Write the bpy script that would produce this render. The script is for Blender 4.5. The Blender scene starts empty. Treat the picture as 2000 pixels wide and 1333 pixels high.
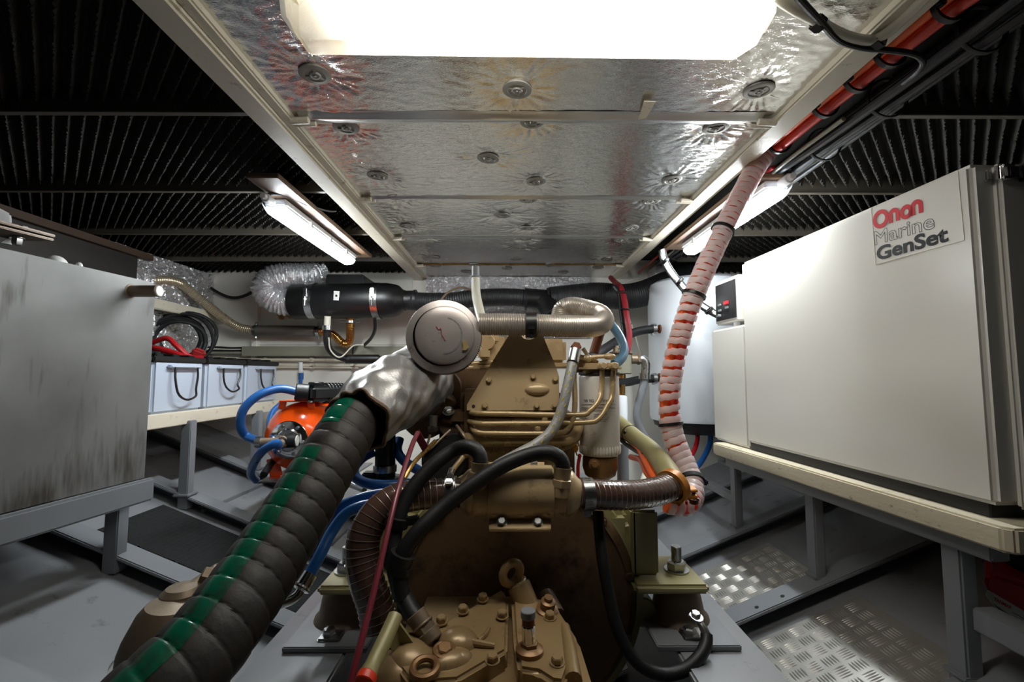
import bpy, bmesh, math, random
import numpy as np
from mathutils import Vector, Matrix, Euler
random.seed(7)
SC = bpy.context.scene
COL = SC.collection
V = Vector
rad = math.radians

# ---------------------------------------------------------------- camera, world, exposure
F = 889.0                                    # focal length in pixels of the 2000 px wide frame
CAM = V((0.0, 0.0, 1.0))
ROT = Euler((rad(90 + 4.2), 0.0, rad(-0.39)))
RM = ROT.to_matrix()
cd = bpy.data.cameras.new('camera')
cd.sensor_width = 36.0
cd.lens = 36.0 * F / 2000.0
cd.clip_start = 0.02
co = bpy.data.objects.new('camera', cd)
co.location = CAM
co.rotation_euler = ROT
COL.objects.link(co)
SC.camera = co
w = bpy.data.worlds.new('world')
SC.world = w
w.use_nodes = True
w.node_tree.nodes['Background'].inputs[0].default_value = (0.8, 0.85, 0.95, 1)
w.node_tree.nodes['Background'].inputs[1].default_value = 0.012
SC.view_settings.view_transform = 'Standard'
SC.view_settings.look = 'None'
SC.view_settings.exposure = 0.0
SC.view_settings.gamma = 1.0
SC.view_settings.use_curve_mapping = False
SC.cycles.use_denoising = True
SC.cycles.max_bounces = 8
SC.cycles.sample_clamp_indirect = 6.0
LAMP_MAIN = 22.0
LAMP_SIDE = 165.0

# ---------------------------------------------------------------- geometry helpers
def ray(px, py):
    return RM @ V(((px - 1000.0) / F, -(py - 666.5) / F, -1.0))
def P(px, py, Y):
    d = ray(px, py)
    return CAM + d * (Y / d.y)
def PZ(px, py, z):
    d = ray(px, py)
    return CAM + d * ((z - CAM.z) / d.z)
def PX(px, py, x):
    d = ray(px, py)
    return CAM + d * (x / d.x)
HULL0, SLOPE = -0.02, 0.40                   # hull plating: z = HULL0 + SLOPE*|x|
def hz(x, off=0.0):
    return HULL0 + SLOPE * abs(x) + off
def px2m(wpx, Y):
    return wpx * Y / F
def path(*pts):
    return [P(*p) for p in pts]

def spline(pts, step):
    pts = [V(p) for p in pts]
    if len(pts) == 2:
        n = max(2, int((pts[1] - pts[0]).length / step) + 1)
        return [pts[0].lerp(pts[1], i / (n - 1)) for i in range(n)]
    q = [pts[0] * 2 - pts[1]] + pts + [pts[-1] * 2 - pts[-2]]
    dense = []
    for i in range(1, len(q) - 2):
        a, b, c, d = q[i - 1], q[i], q[i + 1], q[i + 2]
        for k in range(24):
            t = k / 24
            dense.append(0.5 * ((2 * b) + (c - a) * t + (2 * a - 5 * b + 4 * c - d) * t * t + (3 * b - a - 3 * c + d) * t ** 3))
    dense.append(pts[-1])
    L = [0.0]
    for i in range(1, len(dense)):
        L.append(L[-1] + (dense[i] - dense[i - 1]).length)
    n = max(3, int(L[-1] / step) + 1)
    out, j = [], 0
    for i in range(n):
        s = L[-1] * i / (n - 1)
        while j < len(L) - 2 and L[j + 1] < s:
            j += 1
        t = (s - L[j]) / max(1e-9, L[j + 1] - L[j])
        out.append(dense[j].lerp(dense[j + 1], min(1, max(0, t))))
    return out
def frames(pts):
    out = []
    n = len(pts)
    t0 = (pts[1] - pts[0]).normalized()
    up = V((0, 0, 1)) if abs(t0.z) < 0.9 else V((0, 1, 0))
    a = (up - t0 * up.dot(t0)).normalized()
    for i in range(n):
        t = (pts[min(i + 1, n - 1)] - pts[max(i - 1, 0)]).normalized()
        a = (a - t * a.dot(t))
        a = a.normalized() if a.length > 1e-6 else t.orthogonal().normalized()
        out.append((t, a, t.cross(a)))
    return out
def basis(axis):
    t = V(axis).normalized()
    up = V((0, 0, 1)) if abs(t.z) < 0.9 else V((0, 1, 0))
    a = (up - t * up.dot(t)).normalized()
    return t, a, t.cross(a)

class MB:
    def __init__(s):
        s.v, s.f, s.cuts, s.bev = [], [], [], False
    def cut(s):
        s.cuts.append((len(s.v), len(s.f)))
        return s
    def add(s, vs, fs):
        o = len(s.v)
        s.v += [V(x) for x in vs]
        s.f += [tuple(i + o for i in f) for f in fs]
        return s
    def bm(s, b):
        b.verts.index_update()
        s.add([v.co.copy() for v in b.verts], [[v.index for v in f.verts] for f in b.faces])
        b.free()
        return s
    def box(s, c, size, rot=None, bev=0.0, seg=2):
        b = bmesh.new()
        bmesh.ops.create_cube(b, size=1.0)
        for v in b.verts:
            v.co = V((v.co.x * size[0], v.co.y * size[1], v.co.z * size[2]))
        if bev:
            s.bev = True
            bmesh.ops.bevel(b, geom=list(b.edges), offset=min(bev, min(size) * 0.49), segments=seg, affect='EDGES')
        m = Matrix() if rot is None else (rot.to_matrix().to_4x4() if isinstance(rot, Euler) else rot)
        for v in b.verts:
            v.co = (m @ v.co) + V(c)
        return s.bm(b)
    def rng(s, x0, x1, y0, y1, z0, z1, bev=0.0, seg=2):
        return s.box(((x0 + x1) / 2, (y0 + y1) / 2, (z0 + z1) / 2), (abs(x1 - x0), abs(y1 - y0), abs(z1 - z0)), None, bev, seg)
    def bar(s, p0, p1, w, h, up=(0, 0, 1), bev=0.002):
        p0, p1 = V(p0), V(p1)
        t = (p1 - p0)
        L = t.length
        t.normalize()
        u = V(up)
        u = (u - t * u.dot(t)).normalized()
        r = t.cross(u)
        m = Matrix((t, r, u)).transposed().to_4x4()
        return s.box((p0 + p1) / 2, (L, w, h), m, bev)
    def tube(s, pts, r, seg=14, step=None, cap=True, ripple=None, rfun=None):
        """ripple = (amplitude, pitch)"""
        rr = r if isinstance(r, (list, tuple)) else [r, r]
        st = step or max(0.006, rr[0] * 0.6)
        if ripple and not step:
            st = ripple[1] / 4.0
        q = spline(pts, st)
        fr = frames(q)
        n = len(q)
        vs, fs = [], []
        acc = 0.0
        for i in range(n):
            if i:
                acc += (q[i] - q[i - 1]).length
            k = i / (n - 1) * (len(rr) - 1)
            j = min(int(k), len(rr) - 2)
            rad_ = rr[j] + (rr[j + 1] - rr[j]) * (k - j)
            if ripple:
                rad_ += ripple[0] * math.cos(2 * math.pi * acc / ripple[1])
            t, a, b = fr[i]
            for m in range(seg):
                th = 2 * math.pi * m / seg
                R_ = rad_ if rfun is None else rad_ * rfun(acc, th, i / (n - 1))
                vs.append(q[i] + (a * math.cos(th) + b * math.sin(th)) * R_)
        for i in range(n - 1):
            for m in range(seg):
                m2 = (m + 1) % seg
                fs.append((i * seg + m, i * seg + m2, (i + 1) * seg + m2, (i + 1) * seg + m))
        if cap:
            fs.append(tuple(range(seg - 1, -1, -1)))
            fs.append(tuple((n - 1) * seg + m for m in range(seg)))
        return s.add(vs, fs)
    def lathe(s, prof, o, axis, seg=28, arc=None):
        t, a, b = basis(axis)
        o = V(o)
        vs, fs = [], []
        for r, h in prof:
            for m in range(seg):
                th = 2 * math.pi * m / seg
                vs.append(o + t * h + (a * math.cos(th) + b * math.sin(th)) * max(r, 1e-5))
        for i in range(len(prof) - 1):
            for m in range(seg):
                m2 = (m + 1) % seg
                fs.append((i * seg + m, i * seg + m2, (i + 1) * seg + m2, (i + 1) * seg + m))
        return s.add(vs, fs)
    def cyl(s, p0, p1, r, seg=20, bev=None, r2=None):
        p0, p1 = V(p0), V(p1)
        L = (p1 - p0).length
        r2 = r if r2 is None else r2
        e = min(r, r2) * 0.1 if bev is None else bev
        e = min(e, L * 0.4)
        return s.lathe([(0, 0), (r - e, 0), (r, e), (r2, L - e), (r2 - e, L), (0, L)], p0, p1 - p0, seg)
    def hexa(s, p, axis, r, h, washer=True):
        t, a, b = basis(axis)
        p = V(p)
        if washer:
            s.lathe([(r * 1.45, 0), (r * 1.45, h * 0.18), (0, h * 0.18)], p, axis, 14)
        th0 = random.random()
        vs = []
        for hh, rr_ in ((0, r * 1.12), (h * 0.85, r * 1.12), (h, r * 0.9)):
            for k in range(6):
                th = th0 + k * math.pi / 3
                vs.append(p + t * hh + (a * math.cos(th) + b * math.sin(th)) * rr_)
        fs = [tuple(range(12, 18))]
        for l in range(2):
            for k in range(6):
                fs.append((l * 6 + k, l * 6 + (k + 1) % 6, l * 6 + 6 + (k + 1) % 6, l * 6 + 6 + k))
        return s.add(vs, fs)
    def torus(s, c, axis, R, r, seg=28, sub=10, sq=None):
        t, a, b = basis(axis)
        c = V(c)
        vs, fs = [], []
        for i in range(seg):
            th = 2 * math.pi * i / seg
            d = a * math.cos(th) + b * math.sin(th)
            for k in range(sub):
                ph = 2 * math.pi * k / sub
                if sq:
                    cx, cz = max(-1, min(1, 1.5 * math.cos(ph))), max(-1, min(1, 1.5 * math.sin(ph)))
                    vs.append(c + d * (R + cx * r) + t * cz * sq)
                else:
                    vs.append(c + d * (R + math.cos(ph) * r) + t * math.sin(ph) * r)
        for i in range(seg):
            for k in range(sub):
                i2, k2 = (i + 1) % seg, (k + 1) % sub
                fs.append((i * sub + k, i2 * sub + k, i2 * sub + k2, i * sub + k2))
        return s.add(vs, fs)
    def ball(s, c, r, seg=16, rings=10, rot=None):
        r = (r, r, r) if not isinstance(r, (tuple, list)) else r
        b = bmesh.new()
        bmesh.ops.create_uvsphere(b, u_segments=seg, v_segments=rings, radius=1)
        m = Matrix() if rot is None else rot.to_matrix().to_4x4()
        for v in b.verts:
            v.co = (m @ V((v.co.x * r[0], v.co.y * r[1], v.co.z * r[2]))) + V(c)
        return s.bm(b)
    def prism(s, poly, ext, bev=0.0, seg=2):
        b = bmesh.new()
        poly = [V(p) for p in poly]
        vs = [b.verts.new(p) for p in poly]
        f = b.faces.new(vs)
        r = bmesh.ops.extrude_face_region(b, geom=[f])
        for g in r['geom']:
            if isinstance(g, bmesh.types.BMVert):
                g.co += V(ext)
        bmesh.ops.recalc_face_normals(b, faces=list(b.faces))
        if bev:
            s.bev = True
            bmesh.ops.bevel(b, geom=list(b.edges), offset=bev, segments=seg, affect='EDGES')
        return s.bm(b)

W = {}                                       # world place of every object's origin
def obj(name, mb, mat, parent=None, angle=35, flat=False, **props):
    if mb.cuts:                              # several alike pieces: one object each
        v0 = f0 = 0
        first = None
        for v1, f1 in mb.cuts:
            sub = MB()
            sub.bev = mb.bev
            sub.v = mb.v[v0:v1]
            sub.f = [tuple(i - v0 for i in f_) for f_ in mb.f[f0:f1]]
            o = obj(name, sub, mat, parent, angle, flat, **props)
            first = first or o
            v0, f0 = v1, f1
        return first
    if parent is None:
        xs = np.array([tuple(v) for v in mb.v])
        lo, hi = xs.min(0), xs.max(0)
        org = V(((lo[0] + hi[0]) / 2, (lo[1] + hi[1]) / 2, lo[2]))
    else:
        org = W[parent]
    me = bpy.data.meshes.new(name)
    me.from_pydata([tuple(v - org) for v in mb.v], [], mb.f)
    b = bmesh.new()
    b.from_mesh(me)
    bmesh.ops.recalc_face_normals(b, faces=list(b.faces))
    b.to_mesh(me)
    b.free()
    me.materials.append(mat)
    if not flat:
        me.polygons.foreach_set('use_smooth', [True] * len(me.polygons))
        me.set_sharp_from_angle(angle=rad(angle))
    o = bpy.data.objects.new(name, me)
    COL.objects.link(o)
    if mb.bev and not flat:
        wn = o.modifiers.new('weighted normals', 'WEIGHTED_NORMAL')
        wn.keep_sharp = True
    if parent is None:
        o.location = org
        W[o] = org
    else:
        o.parent = parent
        W[o] = org
    for k, v_ in props.items():
        o[k] = v_
    return o
def one(name, mb, mat, label, cat, group=None, **kw):
    o = obj(name, mb, mat, None, **kw)
    o['label'], o['category'] = label, cat
    if group:
        o['group'] = group
    return o
def thing(name, label, cat, loc, group=None):
    o = bpy.data.objects.new(name, None)
    COL.objects.link(o)
    o.location = V(loc)
    o.empty_display_size = 0.02
    W[o] = V(loc)
    o['label'], o['category'] = label, cat
    if group:
        o['group'] = group
    return o
def struct(name, mb, mat, label, parent=None, cat='structure', **kw):
    o = obj(name, mb, mat, parent, **kw)
    if parent is None:
        o['kind'], o['label'], o['category'] = 'structure', label, cat
    return o
def copies(o, place):
    """copies a thing with its parts and their parts"""
    c = o.copy()
    COL.objects.link(c)
    W[c] = V(place)
    c.location = V(place)
    for ch in list(o.children):
        d = ch.copy()
        COL.objects.link(d)
        d.parent = c
        W[d] = V(place)
        for g in list(ch.children):
            e = g.copy()
            COL.objects.link(e)
            e.parent = d
            W[e] = V(place)
    return c

# ---------------------------------------------------------------- materials
def lin(r, g, b):
    f = lambda c: (c / 255 / 12.92) if c / 255 <= 0.04045 else ((c / 255 + 0.055) / 1.055) ** 2.4
    return (f(r), f(g), f(b), 1)
def mat(name, col, rough=0.5, metal=0.0, var=0.12, vs=6.0, bump=0.0, bs=80.0, rvar=0.12, coat=0.0, stretch=None,
        dirt=None, dirt_amt=0.0, dirt_scale=9.0, emit=0.0, trans=0.0, alpha=1.0, sheen=0.0, dist=0.002):
    m = bpy.data.materials.new(name)
    m.use_nodes = True
    nt = m.node_tree
    N, L = nt.nodes, nt.links
    bs_ = N['Principled BSDF']
    tc = N.new('ShaderNodeTexCoord')
    mp = N.new('ShaderNodeMapping')
    L.new(tc.outputs['Object'], mp.inputs[0])
    if stretch:
        mp.inputs['Scale'].default_value = stretch
    nz = N.new('ShaderNodeTexNoise')
    nz.inputs['Scale'].default_value = vs
    nz.inputs['Detail'].default_value = 6
    L.new(mp.outputs[0], nz.inputs['Vector'])
    mx = N.new('ShaderNodeMix')
    mx.data_type = 'RGBA'
    c = tuple(col[:3])
    mx.inputs['A'].default_value = tuple(max(0, x * (1 - var)) for x in c) + (1,)
    mx.inputs['B'].default_value = tuple(min(1, x * (1 + var)) for x in c) + (1,)
    L.new(nz.outputs['Fac'], mx.inputs['Factor'])
    out = mx.outputs['Result']
    if dirt_amt:
        n2 = N.new('ShaderNodeTexNoise')
        n2.inputs['Scale'].default_value = dirt_scale
        n2.inputs['Detail'].default_value = 9
        n2.inputs['Roughness'].default_value = 0.7
        L.new(mp.outputs[0], n2.inputs['Vector'])
        rp = N.new('ShaderNodeValToRGB')
        rp.color_ramp.elements[0].position = 0.62 - dirt_amt * 0.3
        rp.color_ramp.elements[1].position = 0.72 - dirt_amt * 0.1
        L.new(n2.outputs['Fac'], rp.inputs[0])
        m2 = N.new('ShaderNodeMix')
        m2.data_type = 'RGBA'
        L.new(rp.outputs[0], m2.inputs['Factor'])
        L.new(out, m2.inputs['A'])
        m2.inputs['B'].default_value = tuple(dirt[:3]) + (1,)
        out = m2.outputs['Result']
    L.new(out, bs_.inputs['Base Color'])
    mr = N.new('ShaderNodeMapRange')
    mr.inputs['To Min'].default_value = max(0.03, rough - rvar)
    mr.inputs['To Max'].default_value = min(1, rough + rvar)
    L.new(nz.outputs['Fac'], mr.inputs['Value'])
    L.new(mr.outputs[0], bs_.inputs['Roughness'])
    bs_.inputs['Metallic'].default_value = metal
    bs_.inputs['Coat Weight'].default_value = coat
    if bump:
        n3 = N.new('ShaderNodeTexNoise')
        n3.inputs['Scale'].default_value = bs
        n3.inputs['Detail'].default_value = 4
        L.new(mp.outputs[0], n3.inputs['Vector'])
        bp = N.new('ShaderNodeBump')
        bp.inputs['Strength'].default_value = bump
        bp.inputs['Distance'].default_value = dist
        L.new(n3.outputs['Fac'], bp.inputs['Height'])
        L.new(bp.outputs[0], bs_.inputs['Normal'])
    if emit:
        bs_.inputs['Emission Color'].default_value = tuple(c) + (1,)
        bs_.inputs['Emission Strength'].default_value = emit
    if trans:
        bs_.inputs['Transmission Weight'].default_value = trans
        bs_.inputs['IOR'].default_value = 1.25
    if alpha < 1:
        bs_.inputs['Alpha'].default_value = alpha
    return m

M = {}
M['hullgrey'] = mat('grey_hull_paint', lin(134, 136, 140), 0.32, var=0.06, vs=4, bump=0.15, bs=40, dirt=lin(95, 96, 98), dirt_amt=0.12, dirt_scale=14)
M['cream'] = mat('cream_paint', lin(246, 243, 233), 0.42, var=0.04, vs=3, bump=0.1, bs=30)
M['creambeam'] = mat('cream_gloss_paint', lin(212, 204, 186), 0.38, var=0.05, vs=9, bump=0.25, bs=60, dirt=lin(150, 125, 95), dirt_amt=0.1, dirt_scale=22)
M['wallside'] = mat('dark_side_lining', lin(44, 40, 36), 0.6, var=0.25, vs=4, bump=0.2)
M['plywood'] = mat('plywood_board', lin(102, 78, 57), 0.6, var=0.25, vs=9, stretch=(3, 30, 3), bump=0.15)
M['foam'] = mat('black_acoustic_foam', lin(37, 34, 29), 0.9, var=0.2, vs=30, rvar=0.05)
M['deck'] = mat('dark_deck_paint', lin(40, 38, 36), 0.7)
M['deckbeam'] = mat('deck_beam_paint', lin(84, 78, 69), 0.5, var=0.1)
def foilmat():
    m = mat('crinkled_foil', lin(206, 204, 199), 0.15, metal=1.0, var=0.05, vs=14, rvar=0.05)
    N, L = m.node_tree.nodes, m.node_tree.links
    tc = N.new('ShaderNodeTexCoord')
    prev = None
    for sc, rot, st, dist, ds in ((1.0, 25, (50, 150, 50), 0.0008, 0.16), (1.0, -35, (55, 170, 55), 0.0006, 0.14), (1.0, 80, (50, 130, 50), 0.0006, 0.12)):
        mp = N.new('ShaderNodeMapping')
        mp.inputs['Scale'].default_value = st
        mp.inputs['Rotation'].default_value = (0, 0, rad(rot))
        L.new(tc.outputs['Object'], mp.inputs[0])
        n = N.new('ShaderNodeTexNoise')
        n.inputs['Scale'].default_value = sc
        n.inputs['Detail'].default_value = 2
        n.inputs['Distortion'].default_value = 1.2
        L.new(mp.outputs[0], n.inputs['Vector'])
        a = N.new('ShaderNodeMath')
        a.operation = 'SUBTRACT'
        a.inputs[1].default_value = 0.5
        L.new(n.outputs['Fac'], a.inputs[0])
        b = N.new('ShaderNodeMath')
        b.operation = 'ABSOLUTE'
        L.new(a.outputs[0], b.inputs[0])
        c = N.new('ShaderNodeMapRange')
        c.inputs['From Max'].default_value = 0.09
        c.inputs['To Min'].default_value = 1
        c.inputs['To Max'].default_value = 0
        L.new(b.outputs[0], c.inputs['Value'])
        bp = N.new('ShaderNodeBump')
        bp.inputs['Strength'].default_value = ds
        bp.inputs['Distance'].default_value = dist
        L.new(c.outputs[0], bp.inputs['Height'])
        if prev:
            L.new(prev.outputs[0], bp.inputs['Normal'])
        prev = bp
    L.new(prev.outputs[0], N['Principled BSDF'].inputs['Normal'])
    return m
M['foil'] = foilmat()
M['foiltape'] = mat('foil_tape', lin(190, 190, 188), 0.34, metal=1.0, var=0.08, vs=20, bump=0.35, bs=60)
M['foilwall'] = mat('sparkling_foil', lin(228, 228, 230), 0.12, metal=0.75, var=0.05, bump=1.0, bs=90, dist=0.006)
M['washer'] = mat('dull_steel_washer', lin(140, 138, 132), 0.5, metal=0.7, var=0.1, vs=40)
M['steel'] = mat('zinc_steel', lin(185, 186, 186), 0.3, metal=1.0, var=0.1, vs=30, bump=0.1)
M['chrome'] = mat('chrome', lin(225, 225, 225), 0.12, metal=1.0, var=0.03)
M['greysteel'] = mat('grey_painted_steel', lin(126, 129, 134), 0.38, var=0.07, vs=8, bump=0.12, bs=50)
M['gold'] = mat('gold_beige_engine_paint', lin(184, 160, 122), 0.30, metal=0.15, var=0.14, vs=9, bump=0.16, bs=70, dirt=lin(92, 66, 40), dirt_amt=0.2, dirt_scale=11)
M['goldpipe'] = mat('gold_beige_pipe_paint', lin(180, 156, 114), 0.28, metal=0.25, var=0.1, vs=16)
M['gearboxgold'] = mat('shaded_gold_gearbox_paint', lin(150, 125, 88), 0.32, metal=0.2, var=0.16, vs=9, bump=0.16, bs=70, dirt=lin(92, 66, 40), dirt_amt=0.2, dirt_scale=11)  # engine gold in a darker copy: the gearbox's dimmer light is in the colour
M['golddark'] = mat('soiled_shaded_gold_paint', lin(104, 80, 55), 0.5, metal=0.15, var=0.3, vs=7, bump=0.3, bs=45, dirt=lin(45, 30, 22), dirt_amt=0.4, dirt_scale=9)  # engine gold darkened for flywheel and inner parts: shade in the colour, plus blotches
M['olive'] = mat('olive_paint', lin(150, 142, 98), 0.42, metal=0.1, var=0.08, vs=10, bump=0.12)
M['bronze'] = mat('bronze', lin(132, 116, 96), 0.5, metal=0.4, var=0.2, vs=20, bump=0.2)
M['brass'] = mat('brass', lin(170, 135, 80), 0.3, metal=1.0, var=0.15, vs=30)
M['mount'] = mat('worn_cast_mount', lin(128, 112, 100), 0.5, metal=0.3, var=0.25, vs=14, bump=0.2)
M['rust'] = mat('rusty_brown_steel', lin(110, 62, 36), 0.6, metal=0.3, var=0.3, vs=20, bump=0.3)
M['black'] = mat('black_plastic', lin(18, 18, 19), 0.42, var=0.15, vs=20)
M['rubber'] = mat('black_rubber', lin(27, 27, 29), 0.5, var=0.15, vs=40, bump=0.25, bs=220)
M['hose'] = mat('dark_ribbed_rubber', lin(42, 38, 35), 0.54, var=0.16, vs=18, bump=0.25, bs=120, dirt=lin(38, 34, 32), dirt_amt=0.3, dirt_scale=16)
M['green'] = mat('green_hose_stripe', lin(8, 96, 72), 0.22, var=0.08, vs=15)
M['sleeve'] = mat('silver_cloth', lin(172, 171, 170), 0.38, metal=0.7, var=0.06, vs=20, bump=0.3, bs=300)
M['sleevehem'] = mat('brown_woven_hem', lin(120, 98, 80), 0.8, var=0.3, vs=120, bump=0.6, bs=200)
M['orange'] = mat('orange_gloss_paint', lin(255, 88, 14), 0.22, var=0.05, coat=0.4)
M['orangecable'] = mat('orange_cable_sheath', lin(250, 108, 48), 0.42, var=0.08, vs=20)
M['red'] = mat('red_cable_sheath', lin(166, 26, 32), 0.4, var=0.12, vs=20)
M['darkred'] = mat('dark_red_hose', lin(120, 44, 56), 0.3, var=0.1)
M['redcan'] = mat('red_can_plastic', lin(190, 22, 34), 0.35, var=0.1)
M['blue'] = mat('blue_hose', lin(34, 90, 156), 0.32, var=0.12, vs=12)
M['bluegrey'] = mat('blue_grey_hose', lin(84, 122, 146), 0.25, var=0.1)
M['white'] = mat('white_enamel', lin(226, 232, 238), 0.3, var=0.02)
M['genset'] = mat('ivory_enamel', lin(208, 205, 197), 0.24, var=0.02, vs=3, rvar=0.05, coat=0.2)
M['ivoryedge'] = mat('ivory_chipped_edge', lin(206, 196, 172), 0.5, var=0.06, bump=0.3, bs=60, dirt=lin(50, 44, 36), dirt_amt=0.11, dirt_scale=26, stretch=(1, 1, 2))
M['box'] = mat('pale_blue_grey_plastic', lin(176, 186, 201), 0.4, var=0.03)
M['filter'] = mat('white_filter_can', lin(222, 216, 206), 0.35, var=0.04, dirt=lin(170, 140, 110), dirt_amt=0.1, dirt_scale=8)
M['airfilter'] = mat('silver_lacquer', lin(166, 158, 154), 0.36, metal=0.5, var=0.06, vs=10, dirt=lin(110, 96, 88), dirt_amt=0.12, dirt_scale=40)
M['alu'] = mat('bright_aluminium', lin(205, 203, 200), 0.28, metal=0.9, var=0.06, vs=30)
M['flex'] = mat('silver_grey_flexible_duct', lin(196, 188, 178), 0.35, metal=0.75, var=0.08, vs=24)
M['flexgold'] = mat('stainless_bronze_tint', lin(198, 184, 158), 0.3, metal=0.6, var=0.12, vs=20)
M['heatgold'] = mat('heat_tinted_stainless', lin(196, 142, 78), 0.28, metal=1.0, var=0.2, vs=16)
M['brownhose'] = mat('brown_clear_hose', lin(84, 62, 54), 0.22, var=0.15, vs=12, coat=0.3)
M['wire'] = mat('bright_spiral_wire', lin(190, 178, 165), 0.35, metal=0.8)
M['wrap'] = mat('milky_spiral_wrap', lin(236, 224, 222), 0.32, var=0.05, alpha=0.5)
M['tray'] = mat('grey_green_trunking', lin(138, 136, 120), 0.5, var=0.06)
M['carpet'] = mat('black_ribbed_mat', lin(17, 18, 19), 0.95, var=0.3, vs=80)
M['tread'] = mat('aluminium_tread', lin(186, 184, 178), 0.34, metal=0.6, var=0.12, vs=12, bump=0.12)
M['braid'] = mat('grey_braided_hose', lin(158, 158, 156), 0.45, metal=0.2, var=0.35, vs=170, bump=0.5, bs=260)
M['yellow'] = mat('yellow_mark', lin(214, 200, 60), 0.5)
M['clear'] = mat('clear_milky_tube', lin(228, 224, 208), 0.25, var=0.03, alpha=0.85)
M['label'] = mat('white_label', lin(226, 226, 222), 0.5, var=0.02)
M['sticker'] = mat('ivory_sticker', lin(230, 228, 220), 0.3, var=0.01)
M['redink'] = mat('red_print', lin(186, 20, 32), 0.75, var=0.03)
M['blackink'] = mat('black_print', lin(14, 14, 17), 0.75, var=0.03)
M['greyink'] = mat('grey_print', lin(108, 112, 112), 0.5, var=0.05)
M['amber'] = mat('amber_cover', lin(228, 168, 60), 0.3)
M['lamp_white'] = mat('lamp_housing', lin(228, 228, 228), 0.4)
M['copper'] = mat('copper_brown', lin(132, 98, 62), 0.4, metal=0.4, var=0.2, vs=15, bump=0.2)

def tankmat():
    m = mat('scuffed_aluminium', lin(134, 134, 133), 0.42, metal=0.5, var=0.65, vs=3.6, rvar=0.1, bump=0.06, bs=25)
    nt = m.node_tree
    N, L = nt.nodes, nt.links
    b = N['Principled BSDF']
    src = b.inputs['Base Color'].links[0].from_socket
    tc = N.new('ShaderNodeTexCoord')
    mp = N.new('ShaderNodeMapping')
    mp.inputs['Scale'].default_value = (10, 60, 8)
    mp.inputs['Rotation'].default_value = (rad(12), 0, 0)
    L.new(tc.outputs['Object'], mp.inputs[0])
    n = N.new('ShaderNodeTexNoise')
    n.inputs['Scale'].default_value = 1.0
    n.inputs['Detail'].default_value = 3
    L.new(mp.outputs[0], n.inputs['Vector'])
    n2 = N.new('ShaderNodeTexNoise')
    n2.inputs['Scale'].default_value = 5.0
    L.new(tc.outputs['Object'], n2.inputs['Vector'])
    sp = N.new('ShaderNodeSeparateXYZ')
    L.new(tc.outputs['Object'], sp.inputs[0])
    mrz = N.new('ShaderNodeMapRange')          # more boot scuffs low on the tank
    mrz.inputs['From Min'].default_value = 0.05
    mrz.inputs['From Max'].default_value = 0.62
    mrz.inputs['To Min'].default_value = 0.33
    mrz.inputs['To Max'].default_value = 0.16
    L.new(sp.outputs['Z'], mrz.inputs['Value'])
    ad = N.new('ShaderNodeMath')
    ad.operation = 'MULTIPLY'
    L.new(n.outputs['Fac'], ad.inputs[0])
    L.new(n2.outputs['Fac'], ad.inputs[1])
    a2 = N.new('ShaderNodeMath')
    a2.operation = 'ADD'
    L.new(ad.outputs[0], a2.inputs[0])
    L.new(mrz.outputs[0], a2.inputs[1])
    rp = N.new('ShaderNodeValToRGB')
    rp.color_ramp.elements[0].position = 0.50
    rp.color_ramp.elements[1].position = 0.68
    L.new(a2.outputs[0], rp.inputs[0])
    mx = N.new('ShaderNodeMix')
    mx.data_type = 'RGBA'
    L.new(rp.outputs[0], mx.inputs['Factor'])
    L.new(src, mx.inputs['A'])
    mx.inputs['B'].default_value = lin(84, 80, 74)
    L.new(mx.outputs['Result'], b.inputs['Base Color'])
    return m
M['tank'] = tankmat()
def emission(name, col, s):
    m = bpy.data.materials.new(name)
    m.use_nodes = True
    N = m.node_tree.nodes
    N.remove(N['Principled BSDF'])
    e = N.new('ShaderNodeEmission')
    e.inputs[0].default_value = col
    e.inputs[1].default_value = s
    m.node_tree.links.new(e.outputs[0], N['Material Output'].inputs[0])
    return m
M['glow'] = emission('fluorescent_glow', (1.0, 0.975, 0.93, 1), LAMP_MAIN)
M['glowside'] = emission('cool_led_glow', (0.86, 0.93, 1.0, 1), LAMP_SIDE)
def clearplastic(name, col, fac, rough):
    m = bpy.data.materials.new(name)
    m.use_nodes = True
    N, L = m.node_tree.nodes, m.node_tree.links
    b = N['Principled BSDF']
    b.inputs['Base Color'].default_value = col
    b.inputs['Roughness'].default_value = rough
    n = N.new('ShaderNodeTexNoise')
    n.inputs['Scale'].default_value = 160
    bp = N.new('ShaderNodeBump')
    bp.inputs['Strength'].default_value = 0.3
    bp.inputs['Distance'].default_value = 0.002
    L.new(n.outputs['Fac'], bp.inputs['Height'])
    L.new(bp.outputs[0], b.inputs['Normal'])
    t = N.new('ShaderNodeBsdfTransparent')
    t.inputs[0].default_value = (1, 0.98, 0.93, 1)
    mx = N.new('ShaderNodeMixShader')
    mx.inputs[0].default_value = fac
    L.new(t.outputs[0], mx.inputs[1])
    L.new(b.outputs[0], mx.inputs[2])
    L.new(mx.outputs[0], N['Material Output'].inputs[0])
    return m
M['cover'] = clearplastic('yellowed_clear_cover', lin(232, 222, 196), 0.42, 0.2)
M['coverside'] = clearplastic('clear_lamp_cover', lin(225, 232, 245), 0.25, 0.2)
M['glass'] = clearplastic('strainer_glass', lin(120, 126, 120), 0.4, 0.08)

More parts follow.
